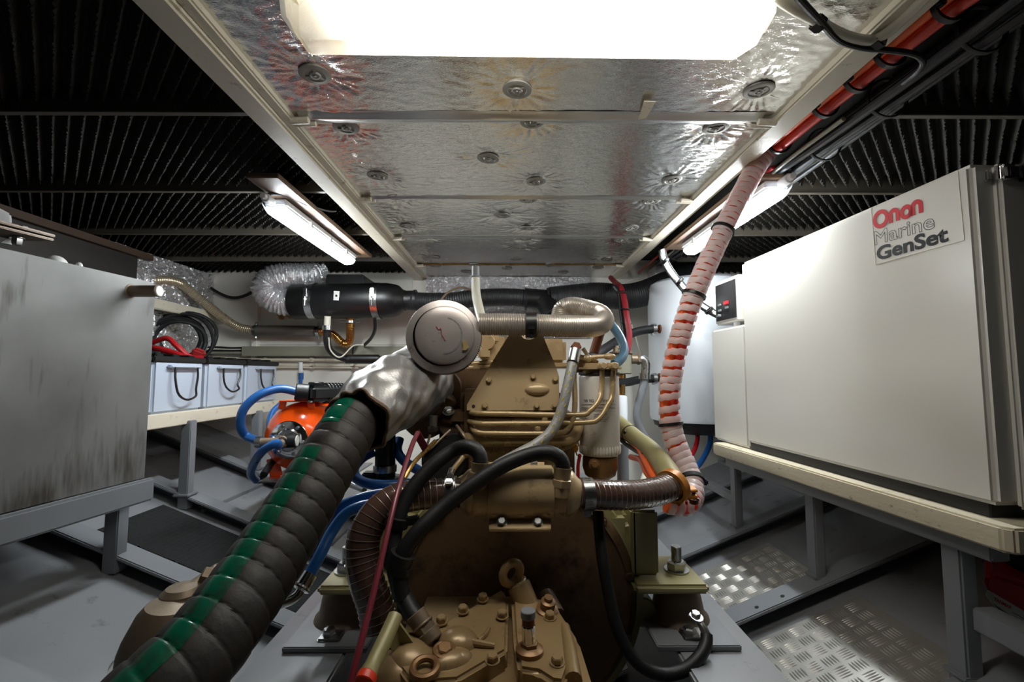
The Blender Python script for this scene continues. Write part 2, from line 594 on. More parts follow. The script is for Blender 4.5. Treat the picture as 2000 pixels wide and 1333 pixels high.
def text(name, body, mat_, parent, p0, right, up, width, height, bold=0.0, lift=0.0006, shear=0.0, outline=0.0, twice=0.0):
    cu = bpy.data.curves.new(name, 'FONT')
    cu.body = body
    cu.size = 1.0
    cu.offset = bold
    cu.shear = shear
    cu.resolution_u = 4
    if outline:
        cu.fill_mode = 'NONE'
        cu.bevel_depth = outline
        cu.bevel_resolution = 0
    t = bpy.data.objects.new(name, cu)
    COL.objects.link(t)
    bpy.context.view_layer.update()
    me = bpy.data.meshes.new_from_object(t)
    bpy.data.objects.remove(t)
    a = np.array([tuple(v.co) for v in me.vertices])
    lo, hi = a.min(0), a.max(0)
    right, up = V(right).normalized(), V(up).normalized()
    nrm = right.cross(up).normalized()
    for v in me.vertices:
        u = (v.co.x - lo[0]) / (hi[0] - lo[0]) * width
        q = (v.co.y - lo[1]) / (hi[1] - lo[1]) * height
        v.co = V(p0) + right * u + up * q + nrm * lift - W[parent]
    if twice:                                # a second, slightly shifted copy thickens the strokes
        b = bmesh.new()
        b.from_mesh(me)
        for k, (du, dv) in enumerate(((twice, 0), (0, twice * 0.7), (twice, twice * 0.7))):
            g = bmesh.new()
            g.from_mesh(me)
            for v in g.verts:
                v.co += right * du + up * dv + nrm * 0.00005 * (k + 1)
            tm = bpy.data.meshes.new('t')
            g.to_mesh(tm)
            g.free()
            b.from_mesh(tm)
            bpy.data.meshes.remove(tm)
        b.to_mesh(me)
        b.free()
    me.materials.clear()
    me.materials.append(mat_)
    o = bpy.data.objects.new(name, me)
    COL.objects.link(o)
    o.parent = parent
    W[o] = W[parent]
    return o
# value noise for wrinkled surfaces
def vn(x, y, seed=0):
    xi, yi = np.floor(x).astype(np.int64), np.floor(y).astype(np.int64)
    fx, fy = x - xi, y - yi
    fx, fy = fx * fx * (3 - 2 * fx), fy * fy * (3 - 2 * fy)
    def h(a, b):
        k = (a * 374761393 + b * 668265263 + seed * 974634777) & 0xFFFFFFFF
        k = ((k ^ (k >> 13)) * 1274126177) & 0xFFFFFFFF
        return ((k ^ (k >> 16)) & 0xFFFF) / 65535.0
    return (h(xi, yi) * (1 - fx) + h(xi + 1, yi) * fx) * (1 - fy) + (h(xi, yi + 1) * (1 - fx) + h(xi + 1, yi + 1) * fx) * fy
def grid(X, Y, Z):
    ny, nx = X.shape
    vs = [V(t) for t in np.stack([X, Y, Z], -1).reshape(-1, 3)]
    idx = np.arange(nx * ny).reshape(ny, nx)
    fs = np.stack([idx[:-1, :-1], idx[:-1, 1:], idx[1:, 1:], idx[1:, :-1]], -1).reshape(-1, 4)
    m = MB()
    m.v = vs
    m.f = [tuple(t) for t in fs.tolist()]
    return m

# ================================================================ SETTING
ZF = 1.60                                    # foil ceiling of the hatch
YB = 2.75                                    # bulkhead
mb = MB()
for s in (-1, 1):
    mb.prism([V((0, -0.9, hz(0))), V((s * 2.0, -0.9, hz(2.0))), V((s * 2.0, YB, hz(2.0))), V((0, YB, hz(0)))], (0, 0, -0.02))
floor = struct('floor', mb, M['hullgrey'], 'grey painted sloping bottom plating of the engine room', cat='floor', flat=True)
# transverse frames welded on the bottom plating, with their flanges
for s in (-1, 1):
    for Y in (0.46, 0.92, 1.38, 1.83, 2.29):
        m = MB()
        a, b = V((s * 0.2, Y, hz(0.2, 0.052))), V((s * 1.85, Y, hz(1.85, 0.052)))
        m.bar(a, b, 0.075, 0.012, up=(0, 0, 1), bev=0.003)
        dz = V((0, 0.03, -0.03))
        m.bar(a + dz, b + dz, 0.01, 0.05, up=(0, 0, 1), bev=0.001)
        fr = obj('frame_beam', m, M['greysteel'], floor)
        if s > 0 and Y == 1.38:
            h = MB()
            for px_, py_ in ((1484, 1168), (1535, 1147)):
                q = P(px_, py_, 1.35)
                h.lathe([(0, 0), (0.006, 0), (0.006, 0.002), (0, 0.002)], V((q.x, Y - 0.012, hz(q.x, 0.0575))), (-0.37, 0, 0.93), 10).cut()
            obj('drain_hole', h, M['black'], fr)
# low longitudinal stringers on the plating
for s, xs in ((-1, (0.75, 1.2)), (1, (1.25,))):
    for x in xs:
        m = MB()
        m.bar((s * x, 1.83, hz(x, 0.004)), (s * x, YB, hz(x, 0.004)), 0.012, 0.016, bev=0.002)
        obj('seam_strip', m, M['hullgrey'], floor)
m = MB()
m.prism([V((-1.02, 0.66, hz(1.02, 0.001))), V((-0.62, 0.66, hz(0.62, 0.001))), V((-0.62, 0.98, hz(0.62, 0.001))), V((-1.02, 0.98, hz(1.02, 0.001)))], (0, 0, 0.006), bev=0.002)
obj('floor_plate', m, M['hullgrey'], floor)
# bulkhead with recessed panels
mb = MB()
mb.rng(-2.0, 2.0, YB, YB + 0.03, -0.05, 1.70)
bulk = struct('wall_front', mb, M['cream'], 'cream painted bulkhead closing the far end of the room', cat='wall')
for x0, x1, z0, z1 in ((-1.52, -0.58, 1.17, 1.60), (0.62, 0.98, 0.35, 1.5)):
    m = MB()
    m.rng(x0, x1, YB - 0.012, YB + 0.005, z0, z1, 0.01)
    obj('raised_panel', m, M['cream'], bulk)
m = MB()
m.rng(-1.545, -1.50, YB - 0.03, YB, 0.9, 1.62, 0.008)
obj('frame_post', m, M['cream'], bulk)
m = MB()
m.rng(-1.38, -1.16, YB - 0.026, YB - 0.01, 1.50, 1.575, 0.004)
obj('access_plate', m, M['cream'], bulk)
m = MB()                                      # yellow-brown sealing foam by the post
for i in range(14):
    m.ball((-1.44 + 0.08 * random.random() + i * 0.006, YB - 0.02, 1.41 - i * 0.006 + 0.05 * random.random()), 0.016 + 0.014 * random.random(), 8, 6)
obj('sealing_foam', m, mat('yellowed_foam', lin(176, 142, 78), 0.8, var=0.3, vs=30, bump=0.5), bulk)
# sparkling foil lining on the bulkhead under the hatch
n_ = 70
xs_, zs_ = np.meshgrid(np.linspace(-0.50, 0.50, 170), np.linspace(1.22, 1.592, 64))
dy = 0.016 * vn(xs_ * 60, zs_ * 60, 3) + 0.010 * vn(xs_ * 140, zs_ * 140, 5)
struct('foil_lining', grid(xs_, YB - 0.012 - dy, zs_), M['foilwall'], 'crinkled foil', bulk, flat=True)
# side walls
mb = MB()
mb.rng(-2.0, -1.94, -0.9, YB, 0.5, 1.72)
wl = struct('wall_left', mb, M['wallside'], 'dark lined left hull side above the metal tank', cat='wall')
m = MB()
m.prism([V((-1.78, 0.7, 1.20)), V((-1.78, 2.16, 1.20)), V((-1.78, 2.16, 1.575)), V((-1.78, 0.7, 1.575))], (-0.02, 0, 0))
obj('lining_board', m, M['wallside'], wl)
m = MB()
m.bar((-1.765, 0.7, 1.572), (-1.765, 2.22, 1.572), 0.03, 0.03)
obj('timber_batten', m, mat('dark_timber', lin(66, 48, 36), 0.7, var=0.25, vs=9), wl)
ys_, zs_ = np.meshgrid(np.linspace(2.0, YB, 110), np.linspace(1.05, 1.60, 70))
dx = 0.012 * vn(ys_ * 60, zs_ * 60, 8) + 0.006 * vn(ys_ * 140, zs_ * 140, 9)
obj('foil_patch', grid(-1.80 + dx, ys_, zs_), M['foilwall'], wl, flat=True)
m = MB()
m.bar((-1.72, 1.9, 1.345), (-1.72, YB, 1.335), 0.03, 0.05, bev=0.004)
obj('hull_stringer', m, M['creambeam'], wl)
mb = MB()
mb.rng(1.94, 2.0, -0.9, YB, 0.5, 1.72)
struct('wall_right', mb, M['wallside'], 'dark hull side behind the ivory generator housing', cat='wall')
mb = MB()
mb.rng(-2.0, 2.0, -0.93, -0.9, -0.05, 1.72)
struct('wall_back', mb, M['deck'], 'dark bulkhead behind the viewer', cat='wall')
# ceiling: deck, beams and egg-crate foam
mb = MB()
mb.rng(-2.0, 2.0, -0.9, YB + 0.03, 1.70, 1.73)
ceil = struct('ceiling', mb, M['deck'], 'dark underside of the deck above the engine room', cat='ceiling')
BY = (0.56, 1.012, 1.464, 1.92, 2.38)
for x0, x1 in ((-1.92, -0.585), (0.895, 1.92)):
    for Y in BY:
        m = MB()
        m.rng(x0, x1, Y - 0.008, Y + 0.008, 1.598, 1.603, 0.001)
        m.rng(x0, x1, Y - 0.003, Y + 0.003, 1.60, 1.70)
        obj('deck_beam', m, M['deckbeam'], ceil)
    e = (-0.2,) + BY + (YB,)
    for i in range(len(e) - 1):
        y0, y1 = e[i] + 0.012, e[i + 1] - 0.012
        nx, ny = int((x1 - x0) / (0.037 / 8)) + 1, int((y1 - y0) / 0.0048)
        X, Y = np.meshgrid(x0 + np.arange(nx) * 0.037 / 8, np.linspace(y0, y1, ny))
        sg = 1 if x0 < 0 else -1               # egg-crate rows run diagonally, mirrored left and right
        a_ = 2 * np.pi * (X + sg * Y) / 0.0375
        b_ = 2 * np.pi * (X - sg * Y) / 0.026
        H = (0.5 + 0.5 * np.cos(a_ + 0.25 * np.sin(b_))) ** 1.8 * (0.90 + 0.10 * np.cos(b_))
        obj('foam_panel', grid(X, Y, 1.658 - 0.048 * H), M['foam'], ceil, angle=80)

# hatch coamings (trim) left and right with drain lugs
m = MB()
m.rng(-0.583, -0.522, 0.2, YB, 1.572, 1.70, 0.006)
tr1 = struct('trim_1', m, M['creambeam'], 'cream painted hatch coaming on the left of the foil ceiling', cat='beam')
m = MB()
m.rng(-0.524, -0.498, 0.2, YB, 1.584, 1.70, 0.004)
obj('inner_lip', m, M['creambeam'], tr1)
m = MB()
m.rng(0.668, 0.694, 0.2, YB, 1.598, 1.70, 0.005)
tr2 = struct('trim_2', m, M['creambeam'], 'cream painted hatch coaming on the right beside the cable run', cat='beam')
m = MB()
m.rng(0.616, 0.665, 0.2, YB, 1.582, 1.70, 0.004)
obj('inner_lip', m, M['creambeam'], tr2)
JY = (1.028, 1.507, 1.947, 2.436)
for par, x0, sg in ((tr1, -0.505, 1), (tr2, 0.622, -1)):
    for i, Y in enumerate(JY):
        m = MB()
        m.cyl((x0, Y - 0.012, 1.585), (x0 + sg * 0.042, Y - 0.012, 1.587), 0.008, 10).cut()
        m.cyl((x0, Y + 0.008, 1.588), (x0 + sg * 0.050, Y + 0.008, 1.59), 0.006, 10).cut()
        obj('drain_lug', m, M['creambeam'], par)

# ================================================================ HATCH PANELS
WASH = [[(615, 146), (1010, 176), (1482, 177)],
        [(676, 249), (1041, 236), (1398, 250), (737, 344), (953, 310), (1047, 355), (1312, 352)],
        [(773, 384), (1032, 390), (1272, 394), (796, 442), (980, 421), (1030, 446), (1233, 446)],
        [(825, 463), (1024, 466), (1213, 469), (848, 503), (1016, 483), (1007, 507), (1185, 507)],
        [(850, 520), (925, 517), (910, 531), (990, 525), (1075, 518), (1100, 532), (1168, 523)]]
EDG = [0.30, 1.028, 1.507, 1.947, 2.436, YB - 0.005]
HL = ['foil-lined hatch panel nearest, holding the big bright ceiling lamp',
      'large foil-lined hatch panel with seven washers just behind the big lamp',
      'third foil-lined hatch panel from the big ceiling lamp, narrow looking',
      'dark shining foil hatch panel before the thin orange seam line',
      'bright foil strip panel farthest back, meeting the sparkling bulkhead foil']
for i in range(5):
    y0, y1 = EDG[i] + 0.002, EDG[i + 1] - 0.002
    zc = ZF - (0.004 if i == 4 else 0)
    x0, x1 = -0.500, 0.618
    t = thing('hatch_panel', HL[i], 'hatch panel', ((x0 + x1) / 2, (y0 + y1) / 2, zc), 'foil-lined hatch panels')
    st = 0.004 if i < 3 else 0.005
    X, Y = np.meshgrid(np.linspace(x0, x1, int((x1 - x0) / st)), np.linspace(y0, y1, max(20, int((y1 - y0) / st))))
    wc = [PZ(a, b, zc) for a, b in WASH[i]]
    amp = 0.25 + 0.9 * np.clip((np.abs(X - 0.06) - 0.30) / 0.25, 0, 1)      # livelier crinkles near the edges
    sx = np.where(X > 0.06, 1, -1) * 0.5
    H = 0.0020 * amp * (vn(X * 55 + Y * 30 * sx, Y * 120 - X * 60 * sx, 11 + i) - 0.5)
    H += 0.0005 * (vn(X * 40, Y * 110, 31 + i) - 0.5) + 0.003 * (vn(X * 5, Y * 5, 77 + i) - 0.5)
    for k, c in enumerate(wc):
        dx, dy = X - c.x, Y - c.y
        r = np.sqrt(dx * dx + dy * dy) + 1e-6
        th = np.arctan2(dy, dx)
        wv = np.exp(-(np.maximum(r - 0.03, 0) / 0.07) ** 1.5)
        n1 = vn((th + np.pi) * 9.0, r * 28.0, 100 + k) - 0.5
        n2 = vn((th + np.pi) * 20.0, r * 45.0, 140 + k) - 0.5
        fl = np.clip((r - 0.031) / 0.012, 0, 1)
        H = H * fl + fl * wv * (0.0038 * n1 * np.minimum(1, r / 0.05) + 0.0022 * n2)
        H += 0.004 * np.exp(-(np.maximum(r - 0.03, 0) / 0.03) ** 2)
    obj('foil_lining', grid(X, Y, zc - 0.002 + H), M['foil'], t, angle=60)
    for c in wc:
        m = MB()
        ax = V((random.uniform(-.08, .08), random.uniform(-.08, .08), -1))
        R_ = 0.031
        m.lathe([(0, 0.0075), (0.003, 0.0075), (0.0035, 0.0055), (0.006, 0.0055), (0.007, 0.0068), (0.010, 0.0062), (0.012, 0.0035), (0.019, 0.0035), (0.021, 0.005), (R_ - 0.003, 0.0045), (R_, 0.003), (R_, 0.0)], c + V((0, 0, 0.0025)), ax, 26)
        t_, a_, b_ = basis(ax)
        for k in range(3):
            th = k * 2.094 + c.x * 9
            d = a_ * math.cos(th) + b_ * math.sin(th)
            m.bar(c + d * 0.010 + V((0, 0, -0.0018)), c + d * 0.020 + V((0, 0, -0.0018)), 0.006, 0.003, bev=0.001)
        obj('fastening_washer', m, M['washer'], t)
    if i < 4:
        wd = (0.026, 0.018, 0.018, 0.006)[i]
        xs_, ys_ = np.meshgrid(np.linspace(x0 + 0.015, x1 - 0.03, 120), np.linspace(-wd, wd, 14))
        zz = zc - 0.0025 - 0.007 * np.exp(-(ys_ / (wd * 0.5)) ** 2) + 0.0012 * vn(xs_ * 30, ys_ * 120, 5 + i)
        obj('seam_tape' if i < 3 else 'edge_batten', grid(xs_, EDG[i + 1] - (0.008, 0.006, 0.006, 0)[i] + ys_, zz), M['foiltape'] if i < 3 else M['brass'], t, angle=70)
    if i == 0:
        m = MB()
        a, b = P(1226 + 40, 196, 1.0), P(1250, 232, 1.0)
        m.prism([PZ(1258, 197, zc - 0.0112), PZ(1281, 198, zc - 0.0112), PZ(1262, 230, zc - 0.0112), PZ(1247, 233, zc - 0.0112)], (0, 0, -0.001))
        obj('tape_patch', m, M['ivoryedge'], t)

# ================================================================ CEILING LAMP
t = thing('ceiling_lamp', 'big bright fluorescent lamp with yellowed clear cover on the foil ceiling', 'lamp', (0.02, 0.6, 1.59))
def lamp_ring(z, off):
    ps = [(600, 108), (1440, 119), (1478, 95), (1497, 60), (1500, 0)]
    pts = [PZ(a, b, 1.56) for a, b in ps]
    l = [PZ(600, 108, 1.56), PZ(572, 66, 1.56), PZ(566, 0, 1.56)]
    xr, xl, yb = pts[-1].x, l[-1].x, 0.625
    poly = pts + [V((xr, yb + 0.03, 0)), V((xr - 0.03, yb, 0)), V((xl + 0.03, yb, 0)), V((xl, yb + 0.03, 0)), l[2], l[1]]
    c = sum(poly, V((0, 0, 0))) / len(poly)
    return [V((c.x + (p.x - c.x) * off, c.y + (p.y - c.y) * off, z)) for p in poly]
m = MB()
rings = [lamp_ring(1.592, 1.03), lamp_ring(1.582, 1.015), lamp_ring(1.566, 1.0), lamp_ring(1.56, 0.975)]
n = len(rings[0])
m.add(sum(rings, []), [(r * n + k, r * n + (k + 1) % n, (r + 1) * n + (k + 1) % n, (r + 1) * n + k) for r in range(3) for k in range(n)] + [tuple(3 * n + k for k in range(n))])
obj('cover', m, M['cover'], t)
m = MB()
m.prism(lamp_ring(1.592, 1.05), (0, 0, 0.008))
obj('housing', m, M['lamp_white'], t)
d0, d1 = PZ(690, 109.6, 1.567), PZ(1432, 118.4, 1.567)
m = MB()
m.prism([d0, d1, V((d1.x, 0.642, 1.567)), V((d0.x, 0.642, 1.567))], (0, 0, 0.02), bev=0.003)
obj('glowing_diffuser', m, M['glow'], t)

# ================================================================ SIDE BATTEN LAMPS
def batten(x, y0, y1, z, label, sgn):
    t = thing('batten_lamp', label, 'lamp', (x, (y0 + y1) / 2, z), 'batten lamps under the side decks')
    r = 0.036
    m = MB()
    pts = [V((x, y0, z)), V((x, y1, z))]
    m.rng(x - r, x + r, y0 + 0.03, y1 - 0.01, z + 0.006, z + 0.032, 0.006)
    obj('housing', m, M['lamp_white'], t)
    m = MB()
    prof, seg = [], 14
    n = 20
    vs, fs = [], []
    for i in range(n + 1):
        u = i / n
        y = y0 + (y1 - y0) * u
        e = min(1, (min(u, 1 - u) * (y1 - y0)) / 0.03)
        k = 0.72 + 0.28 * math.sqrt(max(0, e))
        for j in range(seg + 1):
            th = math.pi * j / seg
            vs.append(V((x + math.cos(th) * r * k, y, z + 0.008 - math.sin(th) * r * 0.95 * k)))
    for i in range(n):
        for j in range(seg):
            fs.append((i * (seg + 1) + j, i * (seg + 1) + j + 1, (i + 1) * (seg + 1) + j + 1, (i + 1) * (seg + 1) + j))
    fs += [tuple(range(seg + 1)), tuple(n * (seg + 1) + j for j in range(seg + 1))]
    m.add(vs, fs)
    obj('cover', m, M['coverside'], t)
    m = MB()
    m.rng(x - r * 0.62, x + r * 0.62, y0 + 0.045, y1 - 0.03, z - 0.016, z + 0.004, 0.006)
    obj('glowing_strip', m, M['glowside'], t)
    m = MB()
    m.cyl((x, y0 - 0.03, z + 0.012), (x, y0 + 0.01, z + 0.012), 0.014, 14)
    m.cyl((x, y0 - 0.045, z + 0.012), (x, y0 - 0.03, z + 0.012), 0.010, 6)
    obj('cable_gland', m, M['lamp_white'], t)
    m = MB()
    for u in (0.3, 0.55, 0.8):
        m.rng(x - r - 0.004, x - r + 0.004, y0 + (y1 - y0) * u - 0.01, y0 + (y1 - y0) * u + 0.01, z - 0.004, z + 0.02, 0.002).cut()
        m.rng(x + r - 0.004, x + r + 0.004, y0 + (y1 - y0) * u - 0.01, y0 + (y1 - y0) * u + 0.01, z - 0.004, z + 0.02, 0.002).cut()
    obj('cover_clip', m, M['lamp_white'], t)
    return t
zl = 1.535
a, b = PZ(527, 412, zl - 0.02), PZ(683, 519, zl - 0.02)
batten((a.x + b.x) / 2, a.y, b.y, zl, 'white LED batten lamp on a plywood board under left deck', -1)
xl = (a.x + b.x) / 2
one('mounting_board', MB().rng(xl - 0.01, xl + 0.085, a.y - 0.12, b.y + 0.06, zl + 0.034, zl + 0.050, 0.002), M['plywood'], 'long plywood board carrying the left batten lamp', 'board', 'plywood lamp boards')
a2, b2 = PZ(1540, 378, zl - 0.02), PZ(1340, 500, zl - 0.02)
xr = (a2.x + b2.x) / 2
batten(xr, a2.y, b2.y, zl, 'white LED batten lamp under right deck behind the wrapped cables', 1)
one('mounting_board', MB().rng(xr - 0.075, xr + 0.02, a2.y + 0.02, b2.y + 0.1, zl + 0.034, zl + 0.050, 0.002), M['plywood'], 'plywood board carrying the right batten lamp', 'board', 'plywood lamp boards')
m = MB().tube(path((517, 392, a.y - 0.03), (522, 380, a.y - 0.02), (560, 382, a.y + 0.02), (600, 400, a.y + 0.1), (635, 411, a.y + 0.2), (655, 412, a.y + 0.25), (648, 402, a.y + 0.27), (636, 394, a.y + 0.3)), 0.0045, 8)
one('lamp_cable', m, M['black'], 'thin black cable looping from the left batten lamp to the coaming', 'cable')

# ================================================================ METAL TANK (left)
t = thing('metal_tank', 'big scuffed grey aluminium tank with pipe stub at the far left', 'tank', (-1.35, 0.95, 0.66))
A, B = V((-1.073, 1.38, 0)), V((-1.165, 0.50, 0))
o_ = V((-0.55, 0, 0))
zt, zb = 1.278, 0.69
m = MB()
m.prism([V((A.x, A.y, zb)), V((B.x, B.y, zb)), V((B.x - 0.55, B.y, zb)), V((A.x - 0.55, A.y, zb))], (0, 0, zt - zb), bev=0.006)
obj('body', m, M['tank'], t)
q = PX(252, 569, -1.09)
m = MB()
m.cyl(q + V((-0.02, 0, 0)), q + V((0.085, 0, 0.0)), 0.017, 20)
m.torus(q + V((0.004, 0, 0)), (1, 0, 0), 0.018, 0.005)
obj('pipe_stub', m, M['bronze'], t)
m = MB().cyl(q + V((0.083, 0, 0)), q + V((0.0885, 0, 0)), 0.0155, 18)
obj('stub_cap', m, M['label'], t)
m = MB()
m.bar(V((A.x + 0.012, A.y + 0.01, 0.662)), V((B.x + 0.012, B.y, 0.662)), 0.02, 0.066, bev=0.006)
obj('base_rail', m, M['greysteel'], t)
for (x, y, wd) in ((-1.135, 1.36, 0.04), (-1.42, 1.37, 0.04), (-1.2, 0.55, 0.04)):
    m = MB()
    m.rng(x - wd / 2, x + wd / 2, y - 0.02, y + 0.02, hz(x, 0.0), 0.66, 0.003)
    obj('leg', m, M['greysteel'], t)
# bracket and fittings on top of the tank
t = thing('tank_bracket', 'bolted steel bracket plate with pale box above the tank, far left', 'bracket', P(20, 470, 1.15))
c = P(30, 452, 1.15)
m = MB()
m.bar(P(-60, 428, 1.05), P(74, 462, 1.2), 0.10, 0.007)
m.bar(P(-60, 438, 1.05), P(70, 469, 1.2), 0.10, 0.006)
obj('plate', m, mat('stained_steel', lin(128, 112, 98), 0.5, metal=0.3, var=0.2), t)
m = MB()
m.prism([P(-60, 375, 1.1), P(22, 418, 1.16), P(24, 438, 1.16), P(-60, 428, 1.1)], (-0.06, 0.05, 0), bev=0.004)
obj('cast_box', m, M['lamp_white'], t)
m = MB()
m.hexa(P(46, 449, 1.15), (0.1, 0, 1), 0.009, 0.010).cut()
m.hexa(P(34, 464, 1.15), (0, 0, -1), 0.010, 0.02)
m.cyl(P(34, 464, 1.15), P(34, 475, 1.15), 0.006, 10).cut()
obj('bolt', m, M['steel'], t)
m = MB()
m.prism([P(24, 462, 1.16), P(23, 478, 1.16), P(2, 474, 1.14)], (-0.03, 0.02, 0))
obj('gusset', m, M['label'], t)
q = P(152, 508, 1.22)
t = thing('tank_fittings', 'small white tank fittings just peeping over the tank top edge', 'fitting', q)
obj('breather_cap', MB().ball(q + V((-0.06, 0, -0.012)), (0.026, 0.026, 0.024)), M['label'], t)
q2 = P(176, 517, 1.25)
obj('small_cap', MB().ball(q2 + V((-0.03, 0, -0.004)), (0.008, 0.008, 0.010)), M['label'], t)

# ================================================================ BATTERY SHELF AND BOXES
XB = -1.285
t = thing('battery_shelf', 'cream shelf on grey posts under the pale battery boxes', 'shelf', (XB - 0.2, 2.1, 0.82))
m = MB()
m.rng(XB - 0.42, XB + 0.03, 1.41, 2.62, 0.838, 0.852, 0.003)
obj('shelf_board', m, M['creambeam'], t)
m = MB()
m.rng(XB + 0.012, XB + 0.034, 1.41, 2.62, 0.806, 0.858, 0.003)
obj('front_edge', m, M['creambeam'], t)
for (x, y) in ((-1.255, 1.815), (-1.255, 2.30), (-1.62, 1.84)):
    m = MB()
    m.rng(x - 0.019, x + 0.019, y - 0.019, y + 0.019, hz(x, 0.0), 0.82, 0.003)
    m.rng(x - 0.03, x + 0.03, y - 0.03, y + 0.03, hz(x, 0.05), hz(x, 0.058), 0.002)
    obj('post', m, M['greysteel'], t)
BL = ['pale battery box nearest, half hidden behind the metal tank', 'pale battery box with wide black strap loop, beside the tank',
      'pale battery box in the middle with kinked black strap loop', 'pale battery box farthest, next to the bulkhead, with small strap loop']
edges = [1.40, 1.652, 1.945, 2.24, 2.555]
for i in range(4):
    y0, y1 = edges[i] + 0.003, edges[i + 1] - 0.004
    t = thing('battery_box', BL[i], 'battery box', (XB - 0.1, (y0 + y1) / 2, 0.854), 'pale battery boxes on the cream shelf')
    m = MB()
    b0 = [V((XB - 0.003, y0 + 0.008, 0.854)), V((XB - 0.003, y1 - 0.008, 0.854)), V((XB - 0.2, y1 - 0.008, 0.854)), V((XB - 0.2, y0 + 0.008, 0.854))]
    m.prism(b0, (0, 0, 0.2), bev=0.010, seg=3)
    obj('body', m, M['box'], t)
    m = MB()
    m.rng(XB - 0.205, XB + 0.004, y0, y1, 1.046, 1.068, 0.004)
    for k in range(3):
        yy = y0 + (y1 - y0) * (0.2 + 0.3 * k)
        m.rng(XB - 0.09, XB - 0.02, yy - 0.02, yy + 0.02, 1.066, 1.078, 0.004)
    obj('lid', m, M['black'], t)
    ym = (y0 + y1) / 2 + 0.01
    m = MB()
    m.rng(XB - 0.004, XB + 0.018, ym - 0.085, ym + 0.085, 1.024, 1.036, 0.004)
    obj('handle_ledge', m, M['box'], t)
    m = MB()
    x = XB + 0.013
    k = (0.0, 0.0, 0.012, 0.006)[i]
    L_ = (0.115, 0.115, 0.095, 0.10)[i]
    m.tube([V((x, ym - 0.06, 1.028)), V((x + 0.004, ym - 0.062, 0.98)), V((x + 0.010, ym - 0.05, 1.028 - L_ * 0.9)), V((x + 0.012, ym - 0.005, 1.028 - L_ - 0.012)), V((x + 0.011, ym + 0.045, 1.028 - L_)), V((x + 0.006, ym + 0.052 - k, 1.0 - L_ * 0.5)), V((x + 0.004, ym + 0.062, 0.99)), V((x, ym + 0.064, 1.028))], 0.0042, 8)
    obj('strap_loop', m, M['black'], t)
# coiled black cable and red leads lying on the boxes
t = thing('cable_coil', 'coil of black cable hanging behind the battery boxes', 'cable', P(350, 700, 2.2))
cc = P(352, 664, 2.35)
for k in range(7):
    m = MB()
    R_ = px2m(40 + 3.2 * (k % 4), 2.35)
    pts = []
    for j in range(19):
        th = 2 * math.pi * j / 18
        pts.append(cc + V((-0.03 * (k % 3) + R_ * 0.95 * math.cos(th), 0.05 * math.cos(th) + 0.02 * (k // 2) + 0.006 * math.sin(3 * th + k), R_ * 1.0 * math.sin(th) + 0.006 * k - 0.012)))
    m.tube(pts, 0.0095, 8, step=0.02, cap=False)
    obj('cable_turn', m, M['rubber'], t)
m = MB()
m.tube(path((255, 640, 1.95), (290, 668, 1.95), (325, 661, 1.95), (345, 676, 1.95), (370, 697, 1.97), (396, 700, 1.98)), 0.011, 10)
one('battery_lead', m, M['red'], 'thick red battery lead arching over the boxes to the red clamp', 'cable', 'red battery leads')
m = MB()
m.tube(path((255, 676, 1.95), (300, 680, 1.92), (330, 687, 1.92), (365, 699, 1.92)), 0.012, 10)
m.tube(path((290, 694, 1.9), (320, 697, 1.9), (352, 698, 1.9)), 0.008, 8)
one('battery_lead', m, M['red'], 'red battery leads lying low on the black box lids', 'cable', 'red battery leads')
q = P(388, 690, 2.0)
t = thing('battery_clamp', 'dull red battery clamp lying on the middle box lid', 'clamp', q)
obj('jaw', MB().box(q, (0.05, 0.035, 0.035), Euler((0.3, 0.4, 0.4)), 0.008), mat('worn_red', lin(140, 36, 36), 0.5, var=0.2), t)
obj('handle', MB().box(q + V((-0.03, 0, -0.015)), (0.07, 0.02, 0.016), Euler((0, 0.5, 0.3)), 0.006), M['darkred'], t)

# ================================================================ FLOOR MATS
def on_hull(x, y, off=0.0):
    return V((x, y, hz(x, off)))
for x0, x1, y0, y1, lab in ((-1.30, -0.56, 1.49, 1.765, 'black ribbed mat on the grey floor between frames, left'), (-0.60, -0.47, 1.05, 1.34, 'small visible piece of black mat beside the left engine bed')):
    nx, ny = int((x1 - x0) / 0.004), int((y1 - y0) / 0.005)
    X, Y = np.meshgrid(np.linspace(x0, x1, nx), np.linspace(y0, y1, ny))
    Z = HULL0 + SLOPE * np.abs(X) + 0.006 + 0.004 * (0.5 + 0.5 * np.cos(2 * np.pi * Y / 0.016)) * (0.6 + 0.4 * np.cos(2 * np.pi * X / 0.016)) + 0.003 * vn(X * 200, Y * 200, 3)
    g = grid(X, Y, Z)
    o = len(g.v)
    g.prism([on_hull(x0 - 0.006, y0 - 0.006, 0.0005), on_hull(x1 + 0.006, y0 - 0.006, 0.0005), on_hull(x1 + 0.006, y1 + 0.006, 0.0005), on_hull(x0 - 0.006, y1 + 0.006, 0.0005)], (0, 0, 0.006))
    one('floor_mat', g, M['carpet'], lab, 'mat', 'black floor mats', angle=70)

